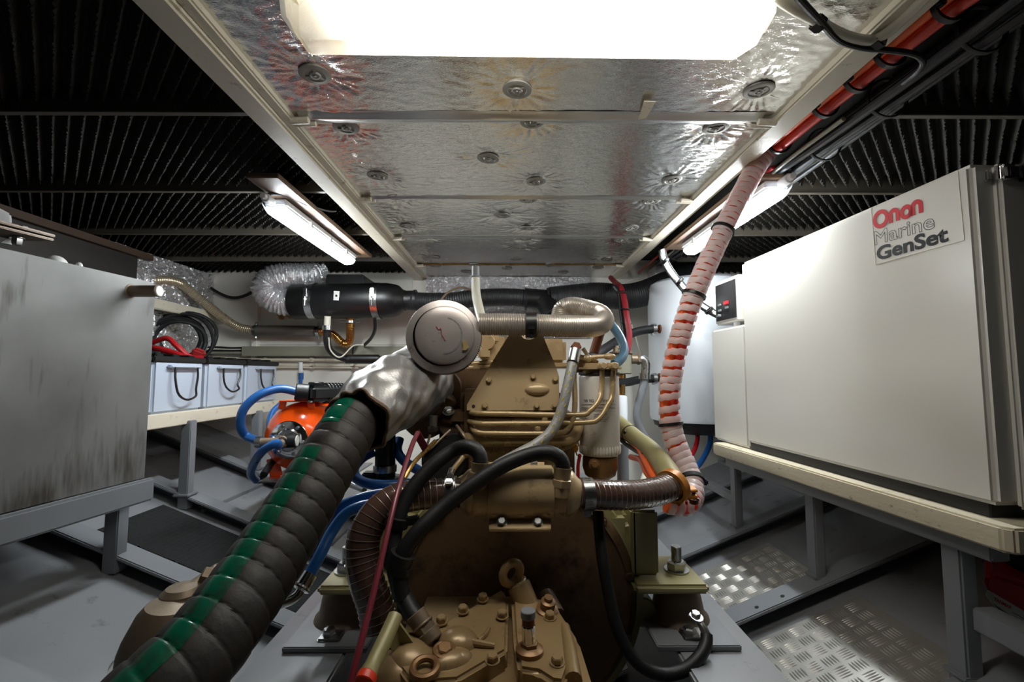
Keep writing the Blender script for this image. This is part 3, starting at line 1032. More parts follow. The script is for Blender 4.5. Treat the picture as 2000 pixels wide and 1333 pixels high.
# ================================================================ TREAD PLATES
def tread(x0, x1, y0, y1, lab):
    t = thing('tread_plate', lab, 'tread plate', on_hull((x0 + x1) / 2, (y0 + y1) / 2), 'aluminium tread plates')
    obj('plate', MB().prism([on_hull(x0, y0, 0.001), on_hull(x1, y0, 0.001), on_hull(x1, y1, 0.001), on_hull(x0, y1, 0.001)], (0, 0, 0.003)), M['tread'], t)
    m = MB()
    c = 0.0425
    th = math.atan(SLOPE)
    ex, ey, ez = V((math.cos(th), 0, math.sin(th))), V((0, 1, 0)), V((-math.sin(th), 0, math.cos(th)))
    W_, H_ = (x1 - x0) / math.cos(th), y1 - y0
    o = on_hull(x0, y0, 0.004)
    for i in range(int(W_ / c)):
        for j in range(int(H_ / c)):
            for k in range(5):
                u, v_ = (i + 0.5) * c + 0.002, (j + 0.5) * c + 0.002
                s = (k - 2) * c * 0.175
                if (i + j) % 2:
                    cen, la, sa = o + ex * u + ey * (v_ + s), ex, ey
                else:
                    cen, la, sa = o + ex * (u + s) + ey * v_, ey, ex
                vs, fs = [], []
                prof = ((-1, 0.0, 0), (-0.6, 0.75, 0.75), (0, 1, 1), (0.6, 0.75, 0.75), (1, 0.0, 0))
                for a_, w_, h_ in prof:
                    p = cen + la * (a_ * c * 0.40)
                    vs += [p + sa * (w_ * 0.0027), p + ez * (h_ * 0.0022), p - sa * (w_ * 0.0027)]
                for r in range(4):
                    fs += [(r * 3, r * 3 + 1, r * 3 + 4, r * 3 + 3), (r * 3 + 1, r * 3 + 2, r * 3 + 5, r * 3 + 4)]
                m.add(vs, fs)
    obj('raised_bars', m, M['tread'], t, angle=50, kind='stuff')
tread(0.49, 0.985, 0.93, 1.322, 'large aluminium tread plate on the floor at lower right')
tread(0.49, 0.97, 1.425, 1.745, 'farther aluminium tread plate behind the frame beam, right of engine')

# ================================================================ ENGINE BEDS
for s, x0, x1 in ((-1, -0.46, -0.30), (1, 0.312, 0.47)):
    t = thing('engine_bed', 'grey engine bed girder on the %s of the engine' % ('left' if s < 0 else 'right'), 'girder', ((x0 + x1) / 2, 1.2, 0.2), 'grey engine bed girders')
    obj('top_plate', MB().rng(x0, x1, 0.3, 2.4, 0.474, 0.490, 0.004), M['hullgrey'], t)
    m = MB()
    xw = x0 + 0.03 if s > 0 else x1 - 0.03
    m.rng(xw - 0.006, xw + 0.006, 0.3, 2.4, 0.06, 0.476)
    xo = x1 - 0.02 if s > 0 else x0 + 0.02
    m.rng(xo - 0.006, xo + 0.006, 0.3, 2.4, 0.14, 0.476)
    obj('web', m, M['hullgrey'], t)

# ================================================================ GENERATOR (right)
N0 = V((0.885, 0.85, 0))
GU = V((-0.0476, 0.9989, 0)).normalized()    # towards the far end
GV = V((GU.y, -GU.x, 0))                     # outboard
def FG(px, py, lift=0.0):
    d = ray(px, py)
    k = (N0 - CAM).dot(GV) / d.dot(GV)
    return CAM + d * k - GV * lift
def gp(u, v, z):
    return N0 + GU * u + GV * v + V((0, 0, z))
def gbox(m, u0, u1, v0, v1, z0, z1, bev=0.0, seg=3):
    m.prism([gp(u0, v0, z0), gp(u1, v0, z0), gp(u1, v1, z0), gp(u0, v1, z0)], (0, 0, z1 - z0), bev, seg)
    return m
LU = 0.785
t = thing('generator', 'ivory marine generator housing with red and black lettering on the right', 'generator', gp(0.4, 0.25, 0.735))
m = MB()
gbox(m, -0.010, LU, 0.0, 0.55, 0.760, 1.406, 0.009)
body = obj('housing', m, M['genset'], t)
m = MB()
gbox(m, -0.022, -0.004, 0.042, 0.55, 0.755, 1.402, 0.006)
door = obj('end_panel', m, M['genset'], t)
m = MB()
gbox(m, LU + 0.001, LU + 0.245, 0.004, 0.5, 0.737, 1.182, 0.008)
obj('side_housing', m, M['genset'], t)
m = MB()
gbox(m, 0.008, LU - 0.005, 0.008, 0.54, 0.7345, 0.762, 0.002)
obj('rubber_base', m, M['black'], t)
# latch at the top of the end panel
m = MB()
def gl(u, v, z, su, sv, sz, bev=0.003):
    m.box(gp(u, v, z), (sv, su, sz), Euler((0, 0, math.atan2(-GU.x, GU.y))), bev)
gl(-0.014, 0.026, 1.378, 0.012, 0.014, 0.022)
gl(-0.026, 0.062, 1.378, 0.014, 0.030, 0.026)
m.cyl(gp(-0.026, 0.034, 1.366), gp(-0.026, 0.034, 1.392), 0.004, 10)
m.cyl(gp(-0.030, 0.048, 1.364), gp(-0.030, 0.048, 1.394), 0.005, 10)
m.bar(gp(-0.034, 0.034, 1.389), gp(-0.034, 0.060, 1.391), 0.006, 0.005)
m.bar(gp(-0.034, 0.034, 1.367), gp(-0.034, 0.060, 1.367), 0.006, 0.005)
lat = obj('latch', m, M['chrome'], t)
m = MB()
gl(-0.030, 0.098, 1.378, 0.016, 0.05, 0.030)
obj('latch_lever', m, M['black'], lat)
m = MB()
m.prism([gp(-0.0225, 0.118, 1.26), gp(-0.0225, 0.16, 1.26), gp(-0.0225, 0.16, 1.30), gp(-0.0225, 0.118, 1.30)], GU * -0.001)
obj('black_sticker', m, M['blackink'], t)
# control box on the far end
m = MB()
gbox(m, 0.87, 1.05, 0.035, 0.30, 1.205, 1.385, 0.006)
cb = obj('control_box', m, M['genset'], t)
m = MB()
gbox(m, 0.885, 1.035, 0.031, 0.038, 1.22, 1.37, 0.001)
obj('black_panel', m, M['black'], cb)
m = MB()
for (u, z, su, sz) in ((0.95, 1.286, 0.016, 0.014),):
    gbox(m, u - su, u + su, 0.026, 0.034, z - sz / 2, z + sz / 2, 0.001)
obj('red_switch', m, M['redink'], cb)
m = MB()
for (u, z) in ((1.0, 1.285), (1.0, 1.262), (0.945, 1.266)):
    gbox(m, u - 0.01, u + 0.01, 0.026, 0.034, z - 0.004, z + 0.004, 0.001).cut()
m.lathe([(0, 0), (0.006, 0), (0.006, 0.012), (0, 0.012)], gp(1.0, 0.031, 1.24), -GV, 12).cut()
obj('toggle_switch', m, M['greyink'], cb)
m = MB()
m.cyl(gp(0.93, 0.06, 1.182), gp(0.93, 0.06, 1.207), 0.012, 12)
obj('pedestal', m, M['lamp_white'], cb)
# sticker with its lettering
st = [FG(1702, 407, 0.0006), FG(1871, 333, 0.0006), FG(1884, 469, 0.0006), FG(1711, 517, 0.0006)]
m = MB()
m.prism(st, GV * 0.0004)
sk = obj('sticker', m, M['genset'], t)
m = MB()
for i in range(4):
    m.bar(st[i] - GV * 0.0004, st[(i + 1) % 4] - GV * 0.0004, 0.0012, 0.0004, up=-GV, bev=0)
obj('sticker_edge', m, mat('old_glue_edge', lin(208, 202, 182), 0.6), t)
rt, upz = -GU, V((0, 0, 1))
def gtext(name, s, m_, pl, pr, ph, bold, lift=0.0012, shear=0.0, outline=0.0, twice=0.0):
    a, b, h = FG(*pl, 0.0), FG(*pr, 0.0), FG(*ph, 0.0)
    return text(name, s, m_, t, a, (b - a), upz, (b - a).length, (h - a).length, bold, lift, shear, outline, twice)
# rounded heavy red word, built from ring and arch strokes
def redword():
    a, b = FG(1708, 447), FG(1803, 415)
    wv = b - a
    Wd = wv.length
    ux = wv.normalized()
    top = FG(1802, 396)
    m = MB()
    k = Wd / 4.05
    sw = 0.33 * k
    n = -GV
    def pt(x, y):
        return a + ux * x + upz * y + n * 0.0016
    def stroke(ps):
        L_, R_ = [], []
        for i in range(len(ps)):
            p0, p1 = ps[max(0, i - 1)], ps[min(len(ps) - 1, i + 1)]
            dx, dy = p1[0] - p0[0], p1[1] - p0[1]
            l = math.hypot(dx, dy) or 1
            L_.append(pt(ps[i][0] - dy / l * sw / 2, ps[i][1] + dx / l * sw / 2))
            R_.append(pt(ps[i][0] + dy / l * sw / 2, ps[i][1] - dx / l * sw / 2))
        c = len(ps)
        m.add(L_ + R_, [(i, i + 1, c + i + 1, c + i) for i in range(c - 1)])
    r = 0.56 * k
    stroke([(r + sw * 0.3 + r * math.cos(x * math.pi / 16), r + sw * 0.1 + r * 1.02 * math.sin(x * math.pi / 16)) for x in range(33)])
    def arch(x0):
        rr = 0.30 * k
        stroke([(x0, 0), (x0, 0.62 * k)] + [(x0 + rr - rr * math.cos(q * math.pi / 12), 0.62 * k + rr * 0.95 * math.sin(q * math.pi / 12)) for q in range(1, 12)] + [(x0 + 2 * rr, 0.62 * k), (x0 + 2 * rr, 0)])
    arch(1.52 * k)
    stroke([(2.82 * k + 0.36 * k * math.cos(x * math.pi / 12), 0.44 * k + 0.38 * k * math.sin(x * math.pi / 12)) for x in range(25)])
    stroke([(3.18 * k, 0.44 * k), (3.16 * k, 0.0)])
    arch(3.34 * k)
    return obj('red_lettering', m, M['redink'], t, flat=True)
redword()
gtext('outline_lettering', 'Marine', M['blackink'], (1709, 480), (1827, 446), (1708, 453), 0.012, 0.0012, 0.0, 0.011)
gtext('black_lettering', 'GenSet', M['blackink'], (1714, 510), (1853, 472), (1713, 483.5), 0.022, 0.0012, 0.0, 0.0, 0.0011)

# stand of the generator
t = thing('generator_stand', 'grey stand with chipped ivory plywood top carrying the generator', 'stand', (1.2, 1.3, 0.5))
m = MB()
e0, e1 = V((PZ(1958, 1030, 0.735).x, PZ(1958, 1030, 0.735).y, 0)), V((PZ(1390, 864, 0.735).x, PZ(1390, 864, 0.735).y, 0))
m.prism([V((e0.x + 0.012, e0.y - 0.010, 0.690)), V((e0.x, e0.y + 0.004, 0.690)), V((e1.x, e1.y - 0.01, 0.690)), V((e1.x + 0.02, e1.y, 0.690)), V((1.6, e1.y, 0.690)), V((1.6, e0.y - 0.010, 0.690))], (0, 0, 0.0445), bev=0.004)
obj('plywood_top', m, M['ivoryedge'], t)
m = MB()
m.bar(V((0.908, 0.86, 0.672)), V((0.845, 1.76, 0.672)), 0.04, 0.036, bev=0.003).cut()
m.bar(V((1.3, 0.90, 0.668)), V((1.3, 1.98, 0.668)), 0.045, 0.048, bev=0.003).cut()
obj('top_rail', m, M['greysteel'], t)
for (x, y, wd) in ((0.916, 0.952, 0.034), (0.918, 1.396, 0.03), (0.908, 1.85, 0.028), (1.36, 1.375, 0.05), (1.36, 0.92, 0.05)):
    m = MB()
    m.rng(x - wd / 2, x + wd / 2, y - 0.022, y + 0.022, hz(x, 0.03), 0.66, 0.004)
    m.rng(x - wd * 0.75, x + wd * 0.75, y - 0.026, y + 0.026, hz(x, 0.05), hz(x, 0.060), 0.003)
    obj('post', m, M['greysteel'], t)
m = MB()
m.bar(V((0.935, 0.93, 0.52)), V((0.965, 0.25, 0.515)), 0.046, 0.046, bev=0.004)
obj('lower_rail', m, M['greysteel'], t)
m = MB()
m.bar(V((0.915, 1.86, 0.50)), V((0.915, 2.28, 0.50)), 0.03, 0.03, bev=0.002)
obj('lower_rail', m, M['greysteel'], t)

# red oil can under the stand
t = thing('oil_can', 'red plastic oil can with white label and black cap under the generator stand', 'can', P(1990, 1260, 0.98))
Yc = 0.95
m = MB()
m.prism(path((1925, 1122, Yc), (1946, 1122, Yc), (2010, 1142, Yc), (2110, 1190, Yc), (2110, 1350, Yc), (2040, 1310, Yc), (1962, 1212, Yc), (1921, 1150, Yc)), (0.17, 0.16, 0), bev=0.010, seg=3)
obj('body', m, M['redcan'], t)
m = MB()
m.cyl(P(1985, 1135, Yc + 0.08), P(1992, 1082, Yc + 0.08), 0.042, 24)
m.cyl(P(1992, 1082, Yc + 0.08), P(1994, 1070, Yc + 0.08), 0.034, 24)
obj('cap', m, M['black'], t)
Yl = Yc - 0.0015
m = MB()
lb = path((1928, 1152, Yl), (2010, 1200, Yl), (2016, 1258, Yl), (1987, 1230, Yl), (1934, 1176, Yl), (1925, 1163, Yl))
m.prism(lb, (0, -0.001, 0))
lab_ = obj('label', m, M['label'], t)
m = MB()
m.prism(path((1936, 1177, Yl - 0.001), (1972, 1201, Yl - 0.001), (1986, 1228, Yl - 0.001)), (0, -0.0006, 0))
obj('label_picture', m, M['greyink'], t)
a, b = P(1938, 1172, Yl), P(1973, 1191, Yl)
text('red_lettering', 'YANMAR', M['redink'], t, a, b - a, V((0, 0, 1)) + (b - a).normalized() * 0.3, (b - a).length, 0.007, 0.03, 0.0022)
m = MB()
for k in range(5):
    m.bar(P(1978 + k, 1197 + 7 * k, Yl - 0.0015), P(2008, 1214 + 7 * k, Yl - 0.0015), 0.0012, 0.0004, up=(0, -1, 0), bev=0).cut()
obj('label_print', m, M['greyink'], t)

# ================================================================ WATER HEATER
t = thing('water_heater', 'white cylindrical water heater against the bulkhead beside the generator', 'water heater', P(1380, 840, 2.42))
hc = V((1.00, 2.40, 0))
m = MB()
m.lathe([(0, 1.515), (0.12, 1.510), (0.22, 1.490), (0.243, 1.475), (0.25, 1.455), (0.25, 0.78), (0.245, 0.765), (0.0, 0.765)], hc, (0, 0, 1), 48)
obj('jacket', m, M['white'], t)
m = MB()
m.lathe([(0.238, 0.77), (0.228, 0.735), (0.15, 0.70), (0, 0.685)], hc, (0, 0, 1), 40)
obj('bottom_cover', m, M['rubber'], t)
for px_, py_ in ((1288, 643), (1288, 738)):
    q = P(px_, py_, 2.30)
    m = MB()
    m.cyl(q + V((0.03, 0.02, 0)), q + V((-0.035, 0, 0)), 0.014, 14)
    m.torus(q + V((0.0, 0, 0)), (1, 0, 0), 0.017, 0.006, 20, 8)
    obj('pipe_connection', m, M['rust'], t)
m = MB()
m.tube(path((1360, 835, 2.3), (1362, 860, 2.28), (1350, 890, 2.2), (1320, 912, 2.1)), 0.011, 10)
obj('red_pipe', m, M['red'], t)
one('heater_hose', MB().tube(path((1388, 840, 2.3), (1386, 868, 2.28), (1372, 898, 2.2), (1356, 918, 2.1), (1340, 940, 2.05)), 0.013, 10), M['blue'], 'blue water hose running down from under the white water heater', 'hose')
one('heater_hose', MB().tube(path((1275, 643, 2.27), (1245, 648, 2.25), (1215, 660, 2.2), (1190, 676, 2.1), (1165, 692, 1.95), (1140, 706, 1.85)), 0.021, 14), M['rubber'], 'black rubber hose from the upper water heater connection to the engine', 'hose', 'black heater hoses')
one('heater_hose', MB().tube(path((1275, 740, 2.27), (1250, 742, 2.25), (1225, 747, 2.2), (1200, 748, 2.1), (1180, 750, 2.0)), 0.020, 14), M['rubber'], 'black rubber hose from the lower water heater connection', 'hose', 'black heater hoses')
for px_, py_, lab in ((1277, 643, 'steel clip on the upper black heater hose end'), (1278, 740, 'steel clip on the lower black heater hose end')):
    m = MB().torus(P(px_, py_, 2.27), (1, 0.05, 0.05), 0.023, 0.004, 22, 8, 0.010)
    q = P(px_ - 1, py_ + 10, 2.25)
    m.cyl(q, q + V((0, 0.02, 0.0)), 0.006, 10)
    one('hose_clip', m, M['steel'], lab, 'hose clip', 'heater hose clips')

# ================================================================ BULKHEAD FITTINGS
t = thing('cable_trunking', 'grey green cable trunking running along the cream bulkhead', 'trunking', P(600, 690, YB))
a, b = P(483, 676, YB), P(843, 698, YB)
obj('channel', MB().rng(a.x, b.x, YB - 0.06, YB - 0.001, P(600, 697, YB).z, P(600, 678, YB).z, 0.003), M['tray'], t)
m = MB()
m.rng(P(695, 690, YB).x, P(697, 690, YB).x, YB - 0.0615, YB - 0.058, P(600, 697, YB).z, P(600, 678, YB).z)
obj('cover_joint', m, M['blackink'], t)
m = MB()
m.rng(P(392, 680, YB).x, a.x, YB - 0.05, YB - 0.002, P(600, 692, YB).z, P(600, 688, YB).z)
obj('open_tray', m, M['tray'], t)
for k in range(4):
    y = 679 + 3 * k
    m = MB().tube(path((392, y + 2, YB - 0.03 - 0.006 * k), (420, y, YB - 0.03), (455, y + 2 - k, YB - 0.035), (492, y, YB - 0.03)), 0.008, 8)
    o = obj('tray_cable', m, M['black'] if k != 1 else M['clear'], t)
for k, (y, xr_, r_) in enumerate(((703, 780, 0.011), (714, 770, 0.008), (718, 700, 0.006))):
    m = MB().tube(path((395 + 20 * k, y - 3 + 2 * k, YB - 0.022), (560, y, YB - 0.022), (xr_, y + 1, YB - 0.022)), r_, 10)
    for xx in (440, 520, 610, 690):
        q = P(xx, y, YB - 0.02)
        m.rng(q.x - 0.012, q.x + 0.012, YB - 0.034, YB, q.z - r_ - 0.004, q.z + r_ + 0.004, 0.003)
    one('wall_pipe', m, M['creambeam'], ('upper thick cream pipe clipped along the bulkhead under the trunking', 'middle cream pipe clipped along the bulkhead above the battery boxes', 'lowest thin cream pipe clipped along the bulkhead')[k], 'pipe', 'cream wall pipes')
t = thing('water_tap', 'small white pipe tee with blue valve on the bulkhead behind the orange tank', 'valve', P(588, 735, YB))
m = MB()
m.cyl(P(587, 708, YB - 0.03), P(588, 738, YB - 0.03), 0.012, 12)
m.cyl(P(588, 724, YB - 0.03), P(588, 729, YB - 0.03), 0.018, 12)
obj('tee', m, M['lamp_white'], t)
m = MB()
m.cyl(P(588, 729, YB - 0.035), P(588, 742, YB - 0.035), 0.014, 12)
m.cyl(P(588, 738, YB - 0.035), P(586, 752, YB - 0.06), 0.010, 12)
obj('valve_body', m, M['blue'], t)
one('wall_cable', MB().tube(path((388, 553, YB - 0.02), (400, 556, YB - 0.03), (430, 574, YB - 0.04), (455, 582, YB - 0.05), (480, 577, YB - 0.06), (505, 562, YB - 0.08), (515, 550, YB - 0.1)), 0.009, 10), M['rubber'], 'black cable drooping across the upper left bulkhead to the silver duct', 'cable')
one('wall_cable', MB().tube(path((374, 545, YB - 0.1), (372, 580, YB - 0.1), (371, 610, YB - 0.1), (380, 640, YB - 0.12)), 0.016, 10), M['black'], 'black cable bundle hanging in the corner behind the coil', 'cable')
# heater: black casing, clamps, ducts
t = thing('air_heater', 'black cylindrical air heater with two steel clamps on the bulkhead', 'heater', P(680, 622, 2.5))
Yh = 2.47
cL, cR = P(566, 590, Yh), P(792, 587, Yh)
m = MB()
ax = (cR - cL)
L_ = ax.length
r_ = px2m(34.5, Yh)
m.lathe([(0, 0), (r_ * 0.72, 0), (r_ * 0.75, 0.02), (r_ * 0.98, 0.022), (r_, 0.03), (r_, L_ - 0.10), (r_ * 0.93, L_ - 0.06), (r_ * 0.85, L_ - 0.035), (r_ * 0.60, L_ - 0.01), (r_ * 0.58, L_), (0, L_)], cL, ax, 40)
obj('casing', m, M['black'], t)
m = MB()
m.lathe([(0, 0), (r_ * 0.55, 0), (r_ * 0.55, 0.05), (r_ * 0.60, 0.052), (r_ * 0.60, 0.065), (r_ * 0.5, 0.067), (0, 0.067)], cR - ax.normalized() * 0.004, ax, 30)
obj('spigot', m, M['black'], t)
for px_ in (613, 738):
    q = P(px_, 588.5, Yh)
    m = MB()
    m.lathe([(r_ + 0.001, -0.018), (r_ + 0.004, -0.018), (r_ + 0.004, 0.018), (r_ + 0.001, 0.018), (r_ + 0.001, -0.018)], q, ax, 40)
    q2 = q + V((-0.004, -r_ - 0.006, 0.03))
    m.cyl(q2 + V((0, 0, 0.02)), q2 + V((0, 0, -0.07)), 0.004, 8)
    m.box(q2 + V((0, 0.002, 0.0)), (0.022, 0.012, 0.05), None, 0.004)
    m.hexa(q2 + V((0, 0, -0.03)), (0, 0, -1), 0.008, 0.012)
    obj('clamp', m, M['steel'], t)
m = MB()
q = P(670, 584, Yh) + V((0, -r_ * 1.0, 0))
m.box(q, (0.03, 0.002, 0.05), Euler((0.06, 0.05, 0)), 0.0008)
lb = obj('label', m, M['label'], t)
m = MB().hexa(q + V((0, -0.0008, 0.0)), (0, -1, 0), 0.006, 0.0008, False)
obj('label_emblem', m, M['blackink'], lb)
m = MB()
m.rng(P(640, 560, Yh).x, P(712, 560, Yh).x, Yh - 0.03, YB, P(660, 556, Yh).z - 0.01, P(660, 538, Yh).z, 0.006)
obj('mounting_bracket', m, M['black'], t)
m = MB()
m.tube(path((582, 588, Yh), (556, 590, Yh - 0.01), (530, 580, Yh - 0.03), (520, 562, Yh - 0.04), (533, 546, Yh - 0.03), (565, 540, Yh), (600, 538, Yh + 0.05), (624, 530, Yh + 0.12)), 0.072, 26, ripple=(0.004, 0.016), rfun=lambda s, th, u: 1 + 0.06 * (math.sin(th * 7 + s * 140) * math.sin(s * 310 + th * 3)))
one('air_duct', m, M['foilwall'], 'silver crinkled foil duct curling from the left end of the black heater', 'duct', angle=20)
def ridged(pts, r, amp, pitch, seg=20):
    return MB().tube(pts, r, seg, ripple=(amp, pitch))
m = ridged(path((796, 588, Yh), (840, 590, Yh - 0.02), (885, 589, Yh - 0.03), (930, 583, Yh - 0.02), (990, 581, Yh), (1040, 584, Yh), (1075, 588, Yh)), 0.049, 0.0012, 0.012)
t = thing('black_duct', 'long black air duct crossing behind the engine from heater to the right', 'duct', P(960, 590, Yh))
obj('hose', m, M['rubber'], t)
obj('hose', ridged(path((1075, 586, Yh), (1120, 581, Yh), (1165, 577, Yh), (1215, 580, Yh), (1255, 574, Yh), (1300, 556, Yh), (1350, 540, Yh + 0.03)), 0.070, 0.0012, 0.012, 24), M['rubber'], t)
m = MB()
m.cyl(P(1026, 583, Yh), P(1082, 588, Yh), 0.056, 24)
m.cyl(P(1062, 585, Yh), P(1082, 620, Yh - 0.1), 0.056, 24)
obj('branch_piece', m, M['black'], t)
m = MB()
for xx in (1027, 1070):
    m.torus(P(xx, 585, Yh), (1, 0, 0.0), 0.058, 0.004, 26, 8, 0.006).cut()
obj('clamp', m, M['rubber'], t)
# heater exhaust with silencer
t = thing('exhaust_silencer', 'slim grey steel silencer with flexible pipes on the left bulkhead', 'silencer', P(560, 657, YB - 0.1))
Ys = YB - 0.09
a, b = P(502, 646, Ys), P(616, 647, Ys)
r_ = px2m(10.5, Ys)
m = MB()
m.lathe([(0, 0), (r_ * 0.9, 0), (r_, 0.006), (r_, (b - a).length - 0.006), (r_ * 0.9, (b - a).length), (0, (b - a).length)], a, b - a, 28)
obj('body', m, mat('dark_steel_can', lin(122, 118, 112), 0.35, metal=0.4, var=0.1), t)
m = MB()
for q in (P(500, 646, Ys), P(622, 648, Ys)):
    m.torus(q, (1, 0, 0), 0.028, 0.005, 24, 8, 0.010)
    m.hexa(q + V((0, 0, 0.034)), (0, 0, 1), 0.008, 0.014)
    m.cyl(q + V((0.0, 0, 0.02)), q + V((0, 0, 0.05)), 0.004, 8)
    m.hexa(q + V((0, 0, -0.034)), (0, 0, -1), 0.007, 0.012).cut()
obj('clamp', m, M['steel'], t)
obj('flexible_pipe', ridged(path((286, 551, 2.28), (302, 548, 2.3), (330, 548, 2.38), (355, 556, 2.45), (380, 576, 2.5), (410, 600, 2.55), (440, 624, 2.6), (468, 640, 2.63), (500, 645, Ys)), 0.024, 0.0012, 0.010, 16), M['flexgold'], t)
obj('flexible_pipe', ridged(path((616, 648, Ys), (634, 649, Ys - 0.02), (652, 655, Ys - 0.03), (666, 668, Ys - 0.05), (676, 672, Ys - 0.06), (683, 664, Ys - 0.08), (684, 645, Ys - 0.13), (684, 618, Ys - 0.18)), 0.021, 0.0014, 0.010, 16), M['heatgold'], t)
m = MB().torus(P(684, 629, Ys - 0.16), (0, 0, 1), 0.026, 0.004, 22, 8, 0.008)
m.cyl(P(664, 628, Ys - 0.16), P(702, 629, Ys - 0.16), 0.004, 8)
obj('clamp', m, M['steel'], t)
t = thing('heater_hose', 'black hose with clear fitting hanging below the black air heater', 'hose', P(640, 700, Yh))
obj('hose', MB().tube(path((639, 640, Yh - 0.06), (639, 668, Yh - 0.04), (646, 686, Yh), (662, 697, Yh + 0.05), (690, 703, Yh + 0.09), (746, 702, Yh + 0.1)), 0.019, 14), M['rubber'], t)
obj('sleeve', MB().tube(path((676, 702, Yh + 0.09), (740, 702, Yh + 0.1)), 0.026, 14), M['black'], t)
obj('clear_fitting', MB().tube(path((640, 618, Yh - 0.07), (639, 640, Yh - 0.06)), 0.017, 12), M['clear'], t)
m = MB().torus(P(639, 641, Yh - 0.06), (0, 0, 1), 0.023, 0.004, 20, 8, 0.012)
obj('clip', m, M['steel'], t)
one('heater_wire', MB().tube(path((642, 660, Yh - 0.07), (646, 685, Yh - 0.04), (665, 698, Yh), (690, 676, Yh + 0.1), (710, 674, Yh + 0.14)), 0.004, 6), M['clear'], 'thin pale wire looping from the heater hose to the trunking', 'wire')
one('heater_wire', MB().tube(path((732, 622, Yh - 0.05), (732, 645, Yh), (724, 662, Yh + 0.1), (712, 674, Yh + 0.2)), 0.009, 8), M['black'], 'short black wires dropping from the right end of the black heater', 'wire')
# strainer can and pipework right of the engine
Yt = 2.1
t = thing('sea_strainer', 'grey metal strainer can with brass drain behind the white oil filter', 'strainer', P(1215, 735, Yt))
m = MB()
m.cyl(P(1213, 731, Yt), P(1213, 692, Yt), px2m(20, Yt), 28, 0.004)
obj('can', m, M['tray'], t)
m = MB()
m.cyl(P(1213, 692, Yt), P(1213, 688, Yt), px2m(23, Yt), 28, 0.003)
m.hexa(P(1203, 688, Yt), (0, 0, 1), 0.012, 0.02)
m.ball(P(1205, 680, Yt), 0.012)
obj('lid', m, M['bronze'], t)
m = MB()
m.cyl(P(1213, 731, Yt), P(1213, 740, Yt), 0.022, 14)
m.cyl(P(1215, 752, Yt), P(1215, 772, Yt), 0.014, 14)
obj('drain_stub', m, M['brass'], t)
m = MB()
m.cyl(P(1232, 702, Yt), P(1246, 702, Yt), 0.022, 16)
m.cyl(P(1244, 702, Yt), P(1250, 702, Yt), 0.026, 6)
obj('outlet', m, M['bronze'], t)
t = thing('elbow_pipe', 'galvanised elbow with grey hose going down the cream bulkhead', 'pipe', P(1255, 860, Yt))
obj('elbow', MB().tube(path((1248, 702, Yt), (1257, 703, Yt), (1261, 712, Yt), (1260, 732, Yt)), 0.023, 14), M['steel'], t)
obj('hose', MB().tube(path((1260, 728, Yt), (1257, 752, Yt), (1247, 790, Yt), (1244, 815, Yt), (1251, 840, Yt), (1264, 862, Yt)), 0.018, 14), M['greysteel'], t)
obj('clip', MB().torus(P(1259, 735, Yt), (0, 0, 1), 0.022, 0.004, 20, 8, 0.014), M['steel'], t)
m = MB()
m.tube(path((1193, 543, 2.45), (1203, 553, 2.35), (1212, 562, 2.2), (1219, 585, 2.15), (1224, 620, 2.1), (1229, 655, 2.08), (1226, 682, 2.06), (1216, 700, 2.05)), 0.014, 10)
t = thing('red_black_cables', 'red and black battery cables hanging behind the silver intake hose', 'cable', P(1220, 640, 2.1))
obj('red_cable', m, mat('deep_red_sheath', lin(122, 20, 28), 0.4), t)
obj('black_cable', MB().tube(path((1200, 560, 2.2), (1210, 575, 2.18), (1214, 610, 2.15), (1219, 650, 2.12), (1220, 690, 2.1)), 0.012, 10), M['black'], t)
m = MB()
for y, x in ((571, 1213), (605, 1220), (632, 1223)):
    m.torus(P(x, y, 2.12), (0.1, 0, 1), 0.024, 0.003, 16, 6).cut()
obj('cable_tie', m, M['black'], t)
one('thin_wire', MB().tube(path((1222, 605, 2.6), (1238, 648, 2.6), (1252, 690, 2.58), (1270, 712, 2.55), (1284, 742, 2.5)), 0.005, 6), M['clear'], 'thin pale wire slanting across the cream bulkhead beside the heater', 'wire')
one('grey_upright', MB().cyl(P(1217, 940, 1.75), P(1216, 866, 1.75), 0.022, 18), M['greysteel'], 'short grey upright tube behind the oil filter bowl', 'tube')
one('white_pipe', MB().cyl(P(1215, 868, 1.9), P(1214, 775, 1.95), 0.024, 18), M['white'], 'white vertical pipe behind the oil filter', 'pipe')

# ================================================================ ORANGE PRESSURE TANK
Yo = 1.92
oc = P(592, 851, Yo + 0.03)
oax = V((0.02, -1, 0.0)).normalized()
t = thing('pressure_tank', 'bright orange pressure tank with steel flange and black pump on top', 'tank', oc + V((0, 0, -0.15)))
m = MB()
R_ = 0.142
m.lathe([(0.06, 0.125), (0.085, 0.115), (0.115, 0.09), (0.135, 0.05), (R_, 0.005), (R_, -0.17), (0.13, -0.22), (0.09, -0.26), (0, -0.28)], oc, oax, 44)
obj('body', m, M['orange'], t)
m = MB()
m.lathe([(0, 0.122), (0.072, 0.122), (0.0745, 0.126), (0.0745, 0.132), (0.07, 0.135), (0.045, 0.137), (0.04, 0.142), (0, 0.142)], oc, oax, 40)
fl = obj('flange', m, M['chrome'], t)
t_, a_, b_ = basis(oax)
m = MB()
for k in range(6):
    th = k * math.pi / 3 + 0.4
    m.hexa(oc + oax * 0.134 + (a_ * math.cos(th) + b_ * math.sin(th)) * 0.058, oax, 0.0065, 0.008).cut()
obj('flange_bolt', m, M['steel'], fl)
fq = oc + oax * 0.142
m = MB()
m.cyl(fq, fq + oax * 0.045, 0.022, 18)
side = V((-0.97, -0.1, -0.02)).normalized()
m.cyl(fq + oax * 0.03, fq + oax * 0.03 + side * 0.085, 0.016, 16)
